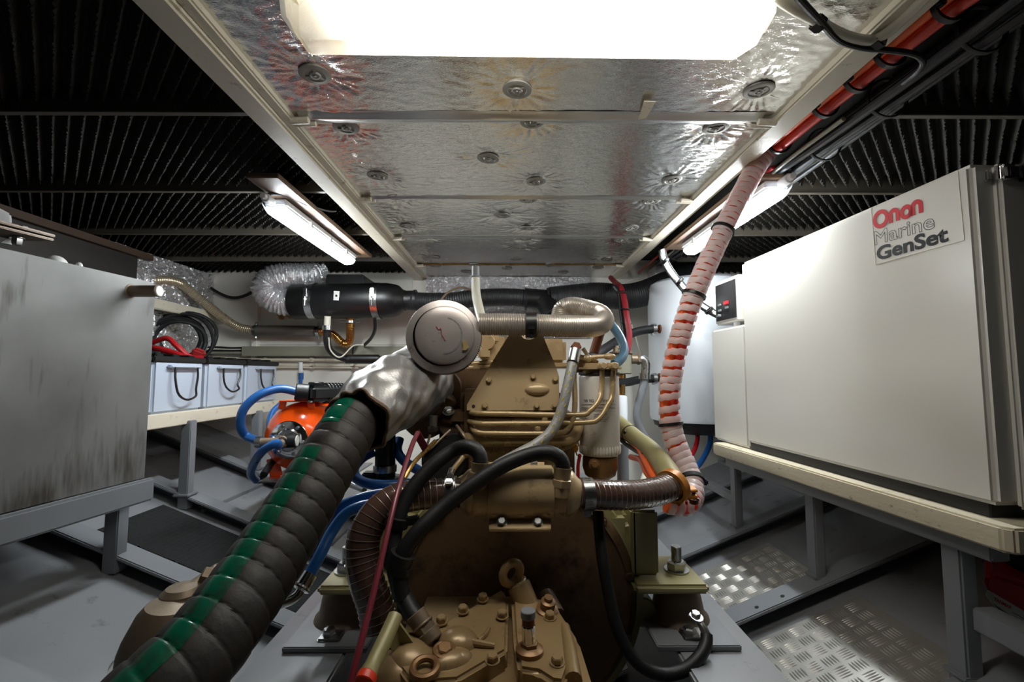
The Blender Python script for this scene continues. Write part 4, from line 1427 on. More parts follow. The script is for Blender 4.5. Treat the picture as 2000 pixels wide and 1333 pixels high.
m.cyl(fq + oax * 0.03, fq + oax * 0.075 + V((0, 0, -0.012)), 0.014, 16)
obj('brass_tee', m, M['bronze'], fl)
m = MB()
g0 = fq + oax * 0.022
m.cyl(g0, g0 - side * 0.045, 0.026, 24)
obj('pressure_gauge', m, M['black'], fl)
m = MB().cyl(g0 - side * 0.043, g0 - side * 0.047, 0.021, 20)
obj('gauge_face', m, M['label'], fl)
m = MB()
zt = oc.z + R_
ob = -oax
m.bar(oc + V((0, 0, R_ + 0.006)) + oax * 0.09, oc + V((0, 0, R_ + 0.006)) - oax * 0.14, 0.13, 0.006)
for s in (-1, 1):
    for e in (0.07, -0.12):
        m.bar(oc + V((0, 0, R_ + 0.006)) + oax * e + b_ * s * 0.055, oc + V((0, 0, R_ - 0.028)) + oax * e + b_ * s * 0.062, 0.03, 0.005, up=oax)
obj('top_bracket', m, M['orange'], t)
m = MB()
for e in (0.05, -0.13):
    m.bar(oc + V((0, 0, -R_ - 0.018)) + oax * e - b_ * 0.10, oc + V((0, 0, -R_ - 0.018)) + oax * e + b_ * 0.10, 0.05, 0.006)
    for s in (-1, 1):
        m.bar(oc + V((0, 0, -R_ - 0.018)) + oax * e + b_ * s * 0.08, oc + V((0, 0, -R_ * 0.6)) + oax * e + b_ * s * 0.10, 0.05, 0.006, up=oax)
    m.cut()
obj('foot', m, M['orange'], t)
pz = oc + V((0, 0, R_ + 0.05))
m = MB()
q0, q1 = P(598, 768, Yo - 0.06), P(670, 768, Yo + 0.08)
m.box((q0 + q1) / 2, ((q1 - q0).length, 0.09, 0.065), Euler((0, 0, math.atan2(q1.y - q0.y, q1.x - q0.x))), 0.015, 3)
m.cyl(q0 + V((0.01, 0, 0.0)), q0 + V((-0.035, -0.02, 0.006)), 0.035, 18)
m.cyl(q1 + V((-0.02, 0, 0)), q1 + V((0.08, 0.04, 0)), 0.042, 20)
m.cyl(q0 + (q1 - q0) * 0.25 + V((0, 0, 0.03)), q0 + (q1 - q0) * 0.25 + V((0, 0, 0.045)), 0.030, 18)
for k in range(6):
    p = q0 + (q1 - q0) * (0.5 + 0.09 * k)
    m.torus(p, (q1 - q0), 0.040, 0.004, 20, 8)
pump = obj('pump', m, M['black'], t)
m = MB()
for k in range(3):
    m.hexa(q0 + (q1 - q0) * (0.2 + 0.3 * k) + V((0, -0.03, -0.034)), (0, -0.3, 1), 0.008, 0.008).cut()
obj('pump_bolt', m, M['steel'], pump)
one('equipment_pedestal', MB().rng(P(503, 930, Yo - 0.1).x, P(503, 930, Yo - 0.1).x + 0.34, Yo - 0.1, Yo + 0.28, P(520, 944, Yo - 0.1).z, oc.z - R_ - 0.018, 0.004), M['greysteel'], 'grey raised pedestal under the orange pressure tank', 'pedestal')
hl = fq + oax * 0.03 + side * 0.08
t = thing('blue_water_hose', 'blue hose arching from the black pump to the brass tee', 'hose', hl, 'blue water hoses')
obj('hose', MB().tube([q0 + V((-0.03, -0.015, 0.005))] + path((545, 760, Yo - 0.1), (505, 773, Yo - 0.14), (476, 800, Yo - 0.16), (470, 832, Yo - 0.15), (482, 853, Yo - 0.12)) + [hl], 0.0165, 14), M['blue'], t)
obj('clip', MB().torus(hl + side * 0.01, side, 0.019, 0.004, 18, 8, 0.010), M['steel'], t)
hl2 = fq + oax * 0.075 + V((0, 0, -0.012))
one('blue_water_hose', MB().tube([hl2] + path((540, 866, Yo - 0.22), (515, 880, Yo - 0.2), (498, 902, Yo - 0.14), (490, 925, Yo - 0.08), (500, 938, Yo - 0.02)), 0.0155, 14), M['blue'], 'lower blue hose curving from the brass tee down to the floor', 'hose', 'blue water hoses')
one('blue_water_hose', MB().tube(path((548, 790, Yo + 0.3), (532, 806, Yo + 0.25), (526, 830, Yo + 0.2), (530, 862, Yo + 0.15)), 0.013, 12), M['blue'], 'dark blue hose half hidden behind the orange tank', 'hose', 'blue water hoses')
one('floor_hose', MB().tube(path((548, 885, Yo), (530, 905, Yo - 0.05), (515, 928, Yo - 0.12)), 0.014, 12), M['rubber'], 'short black hose lying below the orange tank', 'hose')

# ================================================================ ENGINE
t = E = thing('marine_engine', 'gold beige marine diesel engine with gearbox in the middle of the room', 'engine', (0.02, 1.3, 0.25))
YF = 0.95
fc = P(1010, 1172, YF)
RF = px2m(232, YF)
m = MB()
m.lathe([(0, 0), (RF * 0.90, 0), (RF * 0.915, 0.004), (RF * 0.93, 0.0), (RF * 0.965, -0.004), (RF * 0.985, -0.012), (RF * 0.99, -0.07), (RF * 0.9, -0.10), (0, -0.10)], fc, (0, -1, 0), 64)
fh = obj('flywheel_housing', m, M['golddark'], E)
m = MB()
m.lathe([(RF * 0.985, -0.014), (RF * 1.045, -0.018), (RF * 1.055, -0.026), (RF * 1.055, -0.06), (RF * 1.02, -0.07), (RF * 0.985, -0.07)], fc, (0, -1, 0), 64)
for th in (150, 25, -8):                       # lugs on the rim
    d = V((math.cos(rad(th)), 0, math.sin(rad(th))))
    m.cyl(fc + d * RF * 1.05 + V((0, 0.02, 0)), fc + d * RF * 1.05 + V((0, 0.06, 0)), 0.03, 18)
obj('housing_rim', m, M['olive'], fh)
m = MB()
for k in range(12):
    th = k * math.pi / 6 + 0.2
    m.hexa(fc + V((math.cos(th), 0, math.sin(th))) * RF * 0.93 + V((0, -0.001, 0)), (0, -1, 0), 0.0075, 0.008).cut()
obj('housing_bolt', m, M['golddark'], fh)
m = MB()
m.lathe([(RF * 0.42, 0.0), (RF * 0.41, 0.02), (RF * 0.40, 0.05), (0.10, 0.16), (0.09, 0.22), (0, 0.22)], fc + V((-0.01, 0, -0.10)), (0, -1, 0), 44)
obj('bell_cone', m, M['golddark'], E)

# engine block and heads behind
def ebox(name, x0, x1, y0, y1, z0, z1, mt, bev=0.012, par=None):
    return obj(name, MB().rng(x0, x1, y0, y1, z0, z1, bev), mt, par or E)
ebox('engine_block', -0.175, 0.165, 1.14, 1.95, 0.40, 0.92, M['golddark'], 0.02)
ebox('oil_pan', -0.13, 0.13, 1.06, 1.9, 0.22, 0.42, M['golddark'], 0.03)
ebox('block_front_plate', -0.115, 0.125, 1.085, 1.16, 0.60, 0.965, M['golddark'], 0.01)
ebox('gear_case', -0.105, 0.118, 1.075, 1.15, 0.56, 0.845, M['gold'], 0.012)
hd = ebox('cylinder_head', -0.165, 0.13, 1.21, 1.90, 0.91, 1.015, M['golddark'], 0.012)
m = MB()
for k in range(5):
    m.rng(-0.175, -0.13, 1.24 + 0.13 * k, 1.31 + 0.13 * k, 0.925, 1.0, 0.006).cut()
obj('head_rib', m, M['gold'], hd)
ebox('rocker_cover', -0.075, 0.115, 1.24, 1.88, 1.015, 1.085, M['gold'], 0.016)
m = MB()
m.cyl((0.02, 1.32, 1.085), (0.02, 1.32, 1.112), 0.028, 24).cut()
m.cyl((0.02, 1.62, 1.085), (0.02, 1.62, 1.105), 0.020, 20).cut()
obj('filler_cap', m, M['gold'], E)
q0 = P(1060, 665, 1.32)
m = MB()
m.rng(0.035, 0.16, 1.26, 1.5, 1.03, 1.10, 0.010)
m.rng(0.02, 0.19, 1.25, 1.52, 1.018, 1.032, 0.003)
obj('side_cover', m, M['gold'], E)
# left side clutter: injectors, brackets, manifold and starter
m = MB()
for (px_, py_, Y, wx, wz) in ((960, 660, 1.28, 26, 22), (945, 692, 1.22, 22, 20), (967, 672, 1.35, 40, 26), (930, 728, 1.26, 20, 34), (905, 715, 1.3, 30, 22)):
    c = P(px_, py_, Y)
    m.box(c, (px2m(wx, Y), 0.06, px2m(wz, Y)), Euler((0, 0, 0.1)), 0.005).cut()
m.cyl(P(951, 668, 1.22), P(951, 668, 1.30), 0.022, 18).cut()
obj('injector_housing', m, M['gold'], E)
m = MB()
for k in range(4):
    p = P(932 + 3 * k, 735 - 8 * k, 1.24)
    m.cyl(p + V((-0.03, 0, 0)), p + V((0.03, 0, 0.004)), 0.007, 12).cut()
obj('injector_pipe', m, M['goldpipe'], E)
m = MB()
m.tube([V((-0.20, 1.10, 0.90)), V((-0.215, 1.25, 0.92)), V((-0.215, 1.5, 0.93)), V((-0.21, 1.85, 0.93))], 0.055, 20)
for k in range(4):
    m.tube([V((-0.21, 1.28 + 0.16 * k, 0.93)), V((-0.16, 1.28 + 0.16 * k, 0.95)), V((-0.11, 1.28 + 0.16 * k, 0.95))], 0.034, 14)
obj('exhaust_manifold', m, M['golddark'], E)
m = MB()
m.cyl(P(866, 758, 1.16), P(866, 758, 1.30), 0.048, 24)
m.cyl(P(868, 800, 1.12), P(866, 780, 1.2), 0.032, 18)
m.ball(P(850, 798, 1.14), (0.025, 0.03, 0.03))
obj('exhaust_elbow', m, M['golddark'], E)
m = MB()
for k in range(3):
    m.torus(P(855 + 1.5 * k, 756 + 4 * k, 1.13 - 0.006 * k), (0.5, -0.3, 0.9), 0.017, 0.0025, 18, 6).cut()
m.box(P(856, 778, 1.12), (0.010, 0.01, 0.03), Euler((0, 0.5, 0)), 0.003).cut()
m.box(P(866, 774, 1.12), (0.008, 0.01, 0.026), Euler((0, 0.5, 0)), 0.003).cut()
obj('sensor_wires', m, M['rubber'], E)
m = MB()
m.cyl(P(868, 900, 1.06), P(868, 905, 1.34), 0.052, 26)
m.cyl(P(888, 872, 1.07), P(888, 872, 1.28), 0.030, 20)
obj('starter_motor', m, M['black'], E)
m = MB()
m.cyl(P(880, 830, 1.10), P(880, 830, 1.2), 0.030, 18)
m.box(P(900, 812, 1.12), (0.05, 0.06, 0.03), None, 0.004)
m.cyl(P(862, 820, 1.10), P(884, 822, 1.10), 0.010, 12)
obj('fuel_lift_pump', m, M['golddark'], E)
m = MB()
m.box(P(846, 838, 1.08), (0.022, 0.02, 0.014), None, 0.002)
m.cyl(P(846, 832, 1.08), P(847, 812, 1.08), 0.010, 10).cut()
m.hexa(P(876, 806, 1.09), (0, -0.4, 0.9), 0.010, 0.012).cut()
obj('sensor_plug', m, M['steel'], E)
m = MB()
m.tube(path((892, 832, 1.09), (905, 850, 1.06), (912, 862, 1.06)), 0.004, 6).cut()
m.tube(path((840, 850, 1.06), (835, 880, 1.05), (880, 840, 1.08)), 0.003, 6).cut()
obj('chain_wire', m, M['bronze'], E)

# triangular bracket plate with bolts
YT = 1.095
tri = [(912, 802), (912, 792), (953, 722)]
up = [(953, 720), (997, 655), (1061, 661), (1087, 720)]
low = [(912, 802), (912, 791), (954, 720), (1087, 720), (1092, 736), (1092, 802)]
m = MB()
def PL(a, b, lift=0.0):                         # point on the lower, slightly leaning half of the plate
    return P(a, b, YT - 0.022 * (b - 720) / 80.0 - lift)
PN = V((0, -1, 0.3)).normalized()
m.prism([PL(a, b) for a, b in low], (0, 0.006, 0))
YU = YT - 0.012
pu = [P(953.5, 720, YT), P(997, 650, YU), P(1010, 646, YU)] + [P(1033 - 15 * math.cos(k * math.pi / 8), 654 + 10 * math.sin(k * math.pi / 8), YU) for k in range(9)] + [P(1058, 650, YU), P(1087, 720, YT)]
m.prism(pu, (0, 0.006, 0))
br = obj('bracket_plate', m, M['gold'], E)
m = MB()
for a, b in ((955, 744), (1041, 737), (1084, 742), (947, 794), (1048, 794), (1083, 793)):
    m.hexa(PL(a, b, 0.0005), PN, 0.0058, 0.007).cut()
obj('plate_bolt', m, M['goldpipe'], br)
m = MB()
m.ball(PL(1049, 761), (px2m(24, YT), 0.011, px2m(12, YT)), 20, 12, Euler((-0.28, 0, 0)))
obj('embossed_boss', m, M['gold'], br)
m = MB()
m.lathe([(0, 0), (0.004, 0), (0.004, 0.0006), (0, 0.0006)], PL(925, 794, 0.0005), PN, 12)
obj('bolt_hole', m, M['blackink'], br)
m = MB()
m.rng(P(1040, 790, YT).x, P(1054, 790, YT).x, YT - 0.003, YT, P(1040, 812, YT).z, P(1040, 785, YT).z, 0.001).cut()
m.rng(P(1058, 790, YT).x, P(1070, 790, YT).x, YT - 0.012, YT, P(1040, 830, YT).z, P(1040, 803, YT).z, 0.002)
m.hexa(P(1064, 820, YT - 0.012), (0, -1, 0), 0.005, 0.006).cut()
m.rng(P(1043, 790, YT).x, P(1056, 790, YT).x, YT - 0.012, YT, P(1040, 848, YT).z, P(1040, 823, YT).z, 0.002)
m.hexa(P(1050, 838, YT - 0.012), (0, -1, 0), 0.005, 0.006).cut()
obj('pipe_clip', m, M['goldpipe'], E)

# rigid fuel and oil pipes
YP = 1.045
def pipe(name, pts, r, mt='goldpipe', seg=12, **k):
    return obj(name, MB().tube(path(*pts), r, seg, **k), M[mt], E)
pipe('fuel_pipe', [(915, 806, 1.10), (935, 808, YP), (990, 809, YP), (1128, 811, YP), (1152, 803, YP), (1170, 782, YP + 0.01), (1175, 760, YP + 0.02), (1176, 720, YP + 0.03)], 0.0063)
pipe('fuel_pipe', [(912, 822, 1.10), (935, 828, YP), (990, 828, YP), (1140, 826, YP), (1170, 818, YP), (1188, 790, YP + 0.01), (1196, 770, YP + 0.02), (1198, 722, YP + 0.03)], 0.0063)
pipe('fuel_pipe', [(920, 832, 1.10), (930, 844, YP), (960, 847, YP), (1082, 847, YP), (1108, 838, YP), (1120, 815, YP), (1123, 780, YP + 0.01), (1121, 735, YP + 0.03), (1124, 690, YP + 0.04)], 0.0063)
pipe('oil_pipe', [(905, 852, 1.1), (930, 861, YP + 0.02), (990, 862, YP + 0.015), (1085, 862, YP + 0.015), (1115, 858, YP + 0.02), (1128, 842, YP + 0.04), (1131, 825, YP + 0.06)], 0.0120)
pipe('conduit', [(905, 868, 1.1), (940, 878, YP + 0.03), (990, 881, YP + 0.025), (1080, 879, YP + 0.025), (1115, 870, YP + 0.03), (1128, 855, YP + 0.05), (1128, 835, YP + 0.07)], 0.0062, ripple=(0.0009, 0.0042))
pipe('conduit', [(900, 893, 1.08), (918, 884, 1.06), (930, 875, 1.07)], 0.008, ripple=(0.0009, 0.0042))
pipe('drain_pipe', [(880, 925, 1.04), (893, 908, 1.05), (905, 893, 1.06)], 0.006)
m = MB()
m.torus(P(946, 862, YP + 0.016), (1, 0, 0), 0.0115, 0.002, 20, 6, 0.006)
m.hexa(P(946, 852, YP), (0, 0, 1), 0.004, 0.006)
obj('pipe_strap', m, M['goldpipe'], E)
# filter head, filter, banjo bolts
YQ = 1.12
fx0, fx1 = P(1132, 800, YQ).x, P(1209, 800, YQ).x
fcx, fr = (fx0 + fx1) / 2, (fx1 - fx0) / 2
zt_, zb_ = P(1170, 731, YQ).z, P(1170, 888, YQ).z
m = MB()
m.lathe([(0, 0), (fr * 0.9, 0), (fr * 0.97, 0.004), (fr, 0.012), (fr, zt_ - zb_ - 0.01), (fr * 0.96, zt_ - zb_ - 0.004), (fr * 0.9, zt_ - zb_), (0, zt_ - zb_)], V((fcx, YQ + 0.0, zb_)), (0, 0, 1), 40)
ff = obj('fuel_filter', m, M['filter'], E)
m = MB()
for k in range(40):
    th = 2 * math.pi * k / 40
    c = V((fcx + math.cos(th) * fr, YQ + math.sin(th) * fr, zb_ + 0.014))
    m.ball(c, (0.0026, 0.0026, 0.011), 6, 5)
obj('grip_ribs', m, M['filter'], ff, kind='stuff')
def fcyl(px_, py_):
    d = ray(px_, py_)
    ox, oy = CAM.x - fcx, CAM.y - YQ
    A_ = d.x * d.x + d.y * d.y
    B_ = ox * d.x + oy * d.y
    C_ = ox * ox + oy * oy - (fr + 0.0006) ** 2
    k = (-B_ - math.sqrt(max(0, B_ * B_ - A_ * C_))) / A_
    return CAM + d * k
def on_can(name, body, pl, pr, h, mt):
    o = text(name, body, mt, ff, fcyl(*pl), fcyl(*pr) - fcyl(*pl), V((0, 0, 1)), (fcyl(*pr) - fcyl(*pl)).length, h, 0.0, 0.0)
    for v in o.data.vertices:                  # wrap the print round the can
        p = v.co + W[ff]
        dx, dy = p.x - fcx, p.y - YQ
        l = math.hypot(dx, dy)
        v.co = V((fcx + dx / l * (fr + 0.0006), YQ + dy / l * (fr + 0.0006), p.z)) - W[ff]
    return o
on_can('can_lettering', 'WK 902', (1140, 786), (1160, 786), 0.0065, M['blackink'])
on_can('can_lettering', 'WK 9023', (1177, 786), (1199, 786), 0.0065, M['blackink'])
m = MB()
for py_ in (790.5, 797):
    ps = [fcyl(1136 + k * 6, py_) for k in range(12)]
    m.tube(ps, 0.0005, 4, step=0.01)
for k in range(7):
    if k in (1,):
        continue
    m.tube([fcyl(1160, 803 + 3.4 * k), fcyl(1170, 803 + 3.4 * k), fcyl(1182 + (k * 7) % 10, 803 + 3.4 * k)], 0.0004, 4, step=0.01)
    m.tube([fcyl(1136, 800 + 3.6 * k), fcyl(1141, 800 + 3.6 * k), fcyl(1146 + (k * 5) % 4, 800 + 3.6 * k)], 0.0004, 4, step=0.01)
obj('can_print', m, M['greyink'], ff, kind='stuff')
m = MB()
m.lathe([(fr * 0.96, 0), (fr * 1.02, 0.0), (fr * 1.02, 0.006), (0, 0.006)], V((fcx, YQ, zt_ - 0.002)), (0, 0, 1), 36)
obj('seal_ring', m, M['blackink'], ff)
m = MB()
zc_ = P(1170, 936, YQ).z
m.lathe([(0, 0), (fr * 0.45, 0), (fr * 0.75, 0.010), (fr * 0.88, 0.03), (fr * 0.86, zb_ - zc_ - 0.005), (fr * 0.7, zb_ - zc_), (0, zb_ - zc_)], V((fcx, YQ, zc_)), (0, 0, 1), 30)
m.lathe([(0.013, 0), (0.013, 0.006), (0, 0.006)], P(1160, 907, YQ - fr * 0.86), (0, -1, 0.1), 18)
m.hexa(P(1160, 907, YQ - fr * 0.87 - 0.005), (0, -1, 0.1), 0.008, 0.010)
m.cyl(P(1195, 905, YQ), P(1200, 900, YQ), 0.012, 12)
obj('filter_bowl', m, M['copper'], ff)
m = MB()
m.rng(P(1130, 720, YQ).x, P(1206, 720, YQ).x, YQ - 0.05, YQ + 0.05, P(1170, 730, YQ).z, P(1170, 710, YQ).z, 0.010)
m.rng(P(1118, 720, YQ).x, P(1160, 720, YQ).x, YQ + 0.0, YQ + 0.12, P(1170, 728, YQ).z, P(1170, 695, YQ).z, 0.010)
m.box(P(1140, 702, YQ), (0.07, 0.03, 0.018), Euler((0, 0.2, 0)), 0.006)
hd2 = obj('filter_head', m, M['gold'], E)
m = MB()
for a, b in ((1176, 716), (1198, 716)):
    p = P(a, b, YQ - 0.055)
    m.cyl(p + V((0, 0.03, 0)), p + V((0, -0.008, 0)), 0.0095, 16)
    m.hexa(p + V((0, -0.008, 0)), (0.1, -1, 0.15), 0.0082, 0.010, False).cut()
obj('banjo_bolt', m, M['gold'], hd2)
m = MB()
m.hexa(P(1124, 680, 1.07), (0.1, -1, 0.3), 0.011, 0.012, False)
m.cyl(P(1124, 684, 1.07), P(1118, 700, 1.07), 0.010, 14)
obj('hose_end_fitting', m, M['rust'], E)
m = MB()
m.tube(path((1138, 681, 1.1), (1145, 690, 1.1), (1150, 700, 1.1), (1158, 698, 1.1), (1185, 696, 1.1)), 0.005, 8)
m.ball(P(1148, 701, 1.1), 0.010)
m.ball(P(1190, 697, 1.1), (0.016, 0.01, 0.008))
obj('return_pipe', m, M['gold'], E)
m = MB()
m.tube(path((1160, 690, 1.22), (1166, 670, 1.22), (1172, 650, 1.22)), 0.013, 12)
obj('rusty_stay', m, M['rust'], E)
m = MB()
m.tube(path((1131, 872, 1.10), (1127, 862, 1.08), (1124, 878, 1.08), (1127, 890, 1.08)), 0.002, 6)
m.ball(P(1124, 876, 1.08), (0.007, 0.005, 0.010), 10, 8)
obj('amber_cap', m, M['amber'], E)
m = MB()
m.ball(P(1132, 891, 1.08), (0.005, 0.005, 0.005), 10, 8)
m.tube(path((1132, 893, 1.08), (1129, 910, 1.08), (1129, 935, 1.08)), 0.004, 8)
obj('red_terminal', m, M['red'], E)

# air filter
YA = 1.02
ac = P(866.5, 657, YA)
RA = px2m(74, YA)
aax = V((0.10, -1, 0.06)).normalized()
m = MB()
m.lathe([(RA * 0.80, 0.002), (RA * 0.85, 0.0), (RA * 0.985, -0.004), (RA, -0.009), (RA, -0.014), (RA * 0.985, -0.016), (RA * 0.98, -0.022), (RA * 0.99, -0.026), (RA * 0.99, -0.06), (RA * 0.9, -0.07), (0, -0.07)], ac, aax, 64)
af = obj('air_filter', m, M['airfilter'], E)
m = MB()
RI = RA * 0.785
m.lathe([(RI * 1.02, -0.004), (RI, 0.002), (RI * 0.985, 0.006), (RI * 0.93, 0.0085), (RI * 0.6, 0.0115), (0, 0.013)], ac + V((0.003, 0, 0.002)), aax, 56)
obj('cover_dome', m, M['airfilter'], af)
m = MB()
for k in range(44):
    th = rad(-70 + k * 3.2)
    t_, a_, b_ = basis(aax)
    d = -b_ * math.cos(th) + a_ * math.sin(th)
    m.box(ac + d * RA * 1.0 - aax * 0.024, (0.003, 0.018, 0.003), None, 0.0)
obj('gauze_rim', m, M['blackink'], af, kind='stuff')
m = MB()
for k in range(34):
    th = rad(75 - k * 4.9)
    t_, a_, b_ = basis(aax)
    d = -b_ * math.cos(th) + a_ * math.sin(th)
    p = ac + d * RI * 0.60 + aax * 0.0119
    m.box(p, (0.0022 + 0.0016 * (k % 3) / 2, 0.0006, 0.0040), Euler((0, -th + rad(90), 0)), 0)
obj('worn_print', m, M['greyink'], af, kind='stuff')
m = MB()
m.tube([ac + aax * 0.0133 + V((x, 0, z)) for x, z in ((-0.016, 0.020), (-0.010, 0.012), (-0.006, 0.016), (-0.004, 0.002), (0.000, -0.004), (0.004, -0.012))], 0.0012, 6, step=0.003)
obj('red_scrawl', m, mat('faded_red_print', lin(140, 74, 70), 0.5), af)
m = MB()
m.tube([ac + aax * 0.0133 + V((-0.009 + 0.006 * math.cos(k * 0.6), 0, -0.006 + 0.012 * math.sin(k * 0.6))) for k in range(12)], 0.0007, 5, step=0.003)
obj('grey_scrawl', m, M['greyink'], af)
m = MB()
base = [(903, 668), (908, 664), (912, 667), (913, 674), (917, 678), (910, 684), (903, 684), (905, 676)]
m.prism([P(a, b, YA - 0.0105) + V((0, -0.0012, 0)) for a, b in base], (0, 0.003, 0))
obj('flaked_patch', m, mat('bare_brass_patch', lin(150, 130, 84), 0.5, var=0.2), af)

# heat exchanger across the front
YH = 0.86
hL, hR = P(906, 963, YH), P(1122, 963, YH)
hr = px2m(43, YH)
m = MB()
L_ = (hR - hL).length
m.lathe([(0, -0.014), (hr * 0.55, -0.014), (hr * 0.62, -0.008), (hr * 0.98, 0.006), (hr * 1.04, 0.012), (hr * 1.04, 0.018), (hr, 0.020), (hr, L_ - 0.020), (hr * 1.04, L_ - 0.018), (hr * 1.04, L_ - 0.012), (hr * 0.98, L_ - 0.004), (hr * 0.62, L_ + 0.008), (hr * 0.55, L_ + 0.014), (0, L_ + 0.014)], hL, hR - hL, 44)
hx = obj('heat_exchanger', m, M['gold'], E)
m = MB()
a, b = P(955, 963, YH), P(1078, 963, YH)
m.lathe([(hr, 0), (hr * 1.17, 0.0), (hr * 1.19, 0.002), (hr * 1.19, (b - a).length - 0.002), (hr * 1.17, (b - a).length), (hr, (b - a).length)], a, b - a, 44)
yb = YH - hr * 1.02
z0, z1 = P(1000, 1010, yb).z, P(1000, 1034, yb).z
m.prism([P(955, 1004, yb + 0.022), P(1076, 1004, yb + 0.022), P(1076, 1034, yb - 0.010), P(955, 1034, yb - 0.010)], (0, 0.003, -0.006), bev=0.001)
m.prism([P(957, 903, YH + 0.055), P(1063, 903, YH + 0.055), P(1063, 932, YH - 0.012), P(957, 932, YH - 0.012)], (0, 0.002, -0.006))
sd = obj('saddle', m, M['gold'], hx)
m = MB()
m.tube([P(958 + k * 13, 1003 + 1.5 * math.sin(k * 1.7), yb + 0.006) for k in range(10)], 0.005, 8, step=0.004, rfun=lambda s, th, u: 1 + 0.25 * math.sin(s * 260))
obj('weld_bead', m, M['gold'], hx)
m = MB()
for q_, ax_ in ((P(980, 1021, yb + 0.003), (0, -0.75, 0.65)), (P(1050, 1022, yb + 0.003), (0, -0.75, 0.65)), (P(1043, 910, YH + 0.045), (0, -0.5, 1))):
    m.hexa(q_, ax_, 0.0066, 0.010).cut()
obj('saddle_bolt', m, M['steel'], hx)
for a_, b_ in (((936, 925), (938, 903)), ((1097, 938), (1099, 913))):
    m = MB()
    Y = YH - 0.034
    p0, p1 = P(*a_, Y), P(*b_, Y)
    m.cyl(p0 + (p0 - p1) * 1.3, p0, 0.016, 18)
    m.hexa(p0 - (p1 - p0) * 0.5, p1 - p0, 0.0165, 0.014, False)
    m.lathe([(0.0150, 0), (0.0152, (p1 - p0).length * 0.5), (0.0172, (p1 - p0).length), (0.0160, (p1 - p0).length), (0.0135, (p1 - p0).length * 0.6)], p0, p1 - p0, 24)
    obj('hose_union', m, M['gold'], hx)

# engine mounting brackets and feet
for s in (1, -1):
    m = MB()
    if s > 0:
        xb0, xb1, xp0, xp1 = 0.165, 0.262, 0.245, 0.392
    else:
        xb0, xb1, xp0, xp1 = -0.27, -0.17, -0.372, -0.235
    m.rng(xb0, xb1, 0.965, 1.12, 0.60, 0.725, 0.022, 4)
    mbk = obj('mount_bracket', m, M['olive'], E)
    m = MB()
    if s > 0:
        m.rng(0.250, 0.305, 0.952, 0.964, 0.592, 0.722, 0.005)
        m.rng(0.250, 0.262, 0.952, 1.08, 0.592, 0.722, 0.004)
    else:
        m.rng(-0.275, -0.255, 0.952, 0.964, 0.592, 0.722, 0.005)
        m.rng(-0.275, -0.263, 0.952, 1.08, 0.592, 0.722, 0.004)
    m.rng(xp0, xp1, 0.915, 1.065, 0.572, 0.590, 0.006, 3)
    obj('mount_plate', m, M['olive'], mbk)
    xc = 0.352 if s > 0 else -0.338
    yc = 0.985
    m = MB()
    m.cyl((xc, yc, 0.588), (xc, yc, 0.640), 0.0105, 18)
    st_ = obj('mount_stud', m, M['steel'], mbk)
    m = MB()
    m.hexa((xc, yc, 0.590), (0, 0, 1), 0.0175, 0.020)
    obj('mount_nut', m, M['steel'], mbk)
    m = MB()
    m.lathe([(0, 0), (0.062, 0), (0.060, 0.006), (0.052, 0.014), (0.046, 0.045), (0.042, 0.058), (0.038, 0.062), (0, 0.062)], (xc, yc, 0.500), (0, 0, 1), 36)
    mf = obj('rubber_mount', m, M['mount'], E)
    m = MB()
    m.lathe([(0.036, 0), (0.038, 0.004), (0.030, 0.008), (0.024, 0.012), (0.024, 0.016), (0, 0.016)], (xc, yc, 0.560), (0, 0, 1), 30)
    obj('mount_rubber', m, M['rubber'], mf)
    m = MB()
    m.rng(xc - 0.078, xc + 0.078, 0.875, 1.10, 0.490, 0.501, 0.002)
    obj('mount_foot', m, M['greysteel'], mf)
    m = MB()
    m.hexa((xc - 0.005, yc - 0.075, 0.500), (0, 0, 1), 0.011, 0.016)
    m.rng(xc - 0.022, xc + 0.022, yc - 0.095, yc - 0.055, 0.500, 0.506, 0.003).cut()
    m.hexa((xc - 0.005, yc + 0.09, 0.500), (0, 0, 1), 0.011, 0.016).cut()
    obj('foot_bolt', m, M['steel'], mf)

# gearbox at the front bottom
zg = 0.605
def top(pts, z):
    return [PZ(a, b, z) for a, b in pts]
m = MB()
m.rng(-0.185, 0.085, 0.50, 0.93, 0.27, 0.578, 0.03, 4)
m.prism(top([(1005, 1180), (1090, 1180), (1130, 1240), (1160, 1333), (1170, 1420), (1010, 1420)], 0.592), (0.0, 0.0, -0.16), bev=0.012)
m.lathe([(0.13, 0), (0.125, 0.02), (0.09, 0.05), (0.09, 0.09), (0, 0.09)], V((-0.03, 0.50, 0.43)), (0, -1, 0), 36)
gb = obj('gearbox', m, M['gearboxgold'], E)
m = MB()
m.prism(top([(830, 1240), (860, 1220), (982, 1148), (993, 1171), (991, 1270), (894, 1327), (800, 1333), (775, 1300)], zg), (0, 0, -0.035), bev=0.005, seg=3)
obj('selector_cover', m, M['gearboxgold'], gb)
m = MB()
m.prism(top([(999, 1172), (1030, 1166), (1085, 1172), (1106, 1222), (1118, 1290), (1104, 1333), (1078, 1330), (1050, 1312), (1012, 1306), (1003, 1250)], 0.608), (0, 0, -0.03), bev=0.006, seg=3)
obj('side_cover', m, M['gearboxgold'], gb)
m = MB()
for a_, b_ in ((862, 1216), (904, 1195), (943, 1172), (981, 1205), (962, 1292), (1074, 1208), (1088, 1296), (858, 1282)):
    m.hexa(PZ(a_, b_, 0.609), (0, -0.15, 1), 0.0072, 0.010).cut()
obj('cover_bolt', m, M['gearboxgold'], gb)
m = MB()
m.tube([PZ(905, 1253, 0.608), PZ(935, 1258, 0.609), PZ(966, 1263, 0.607)], [0.007, 0.004], 10).cut()
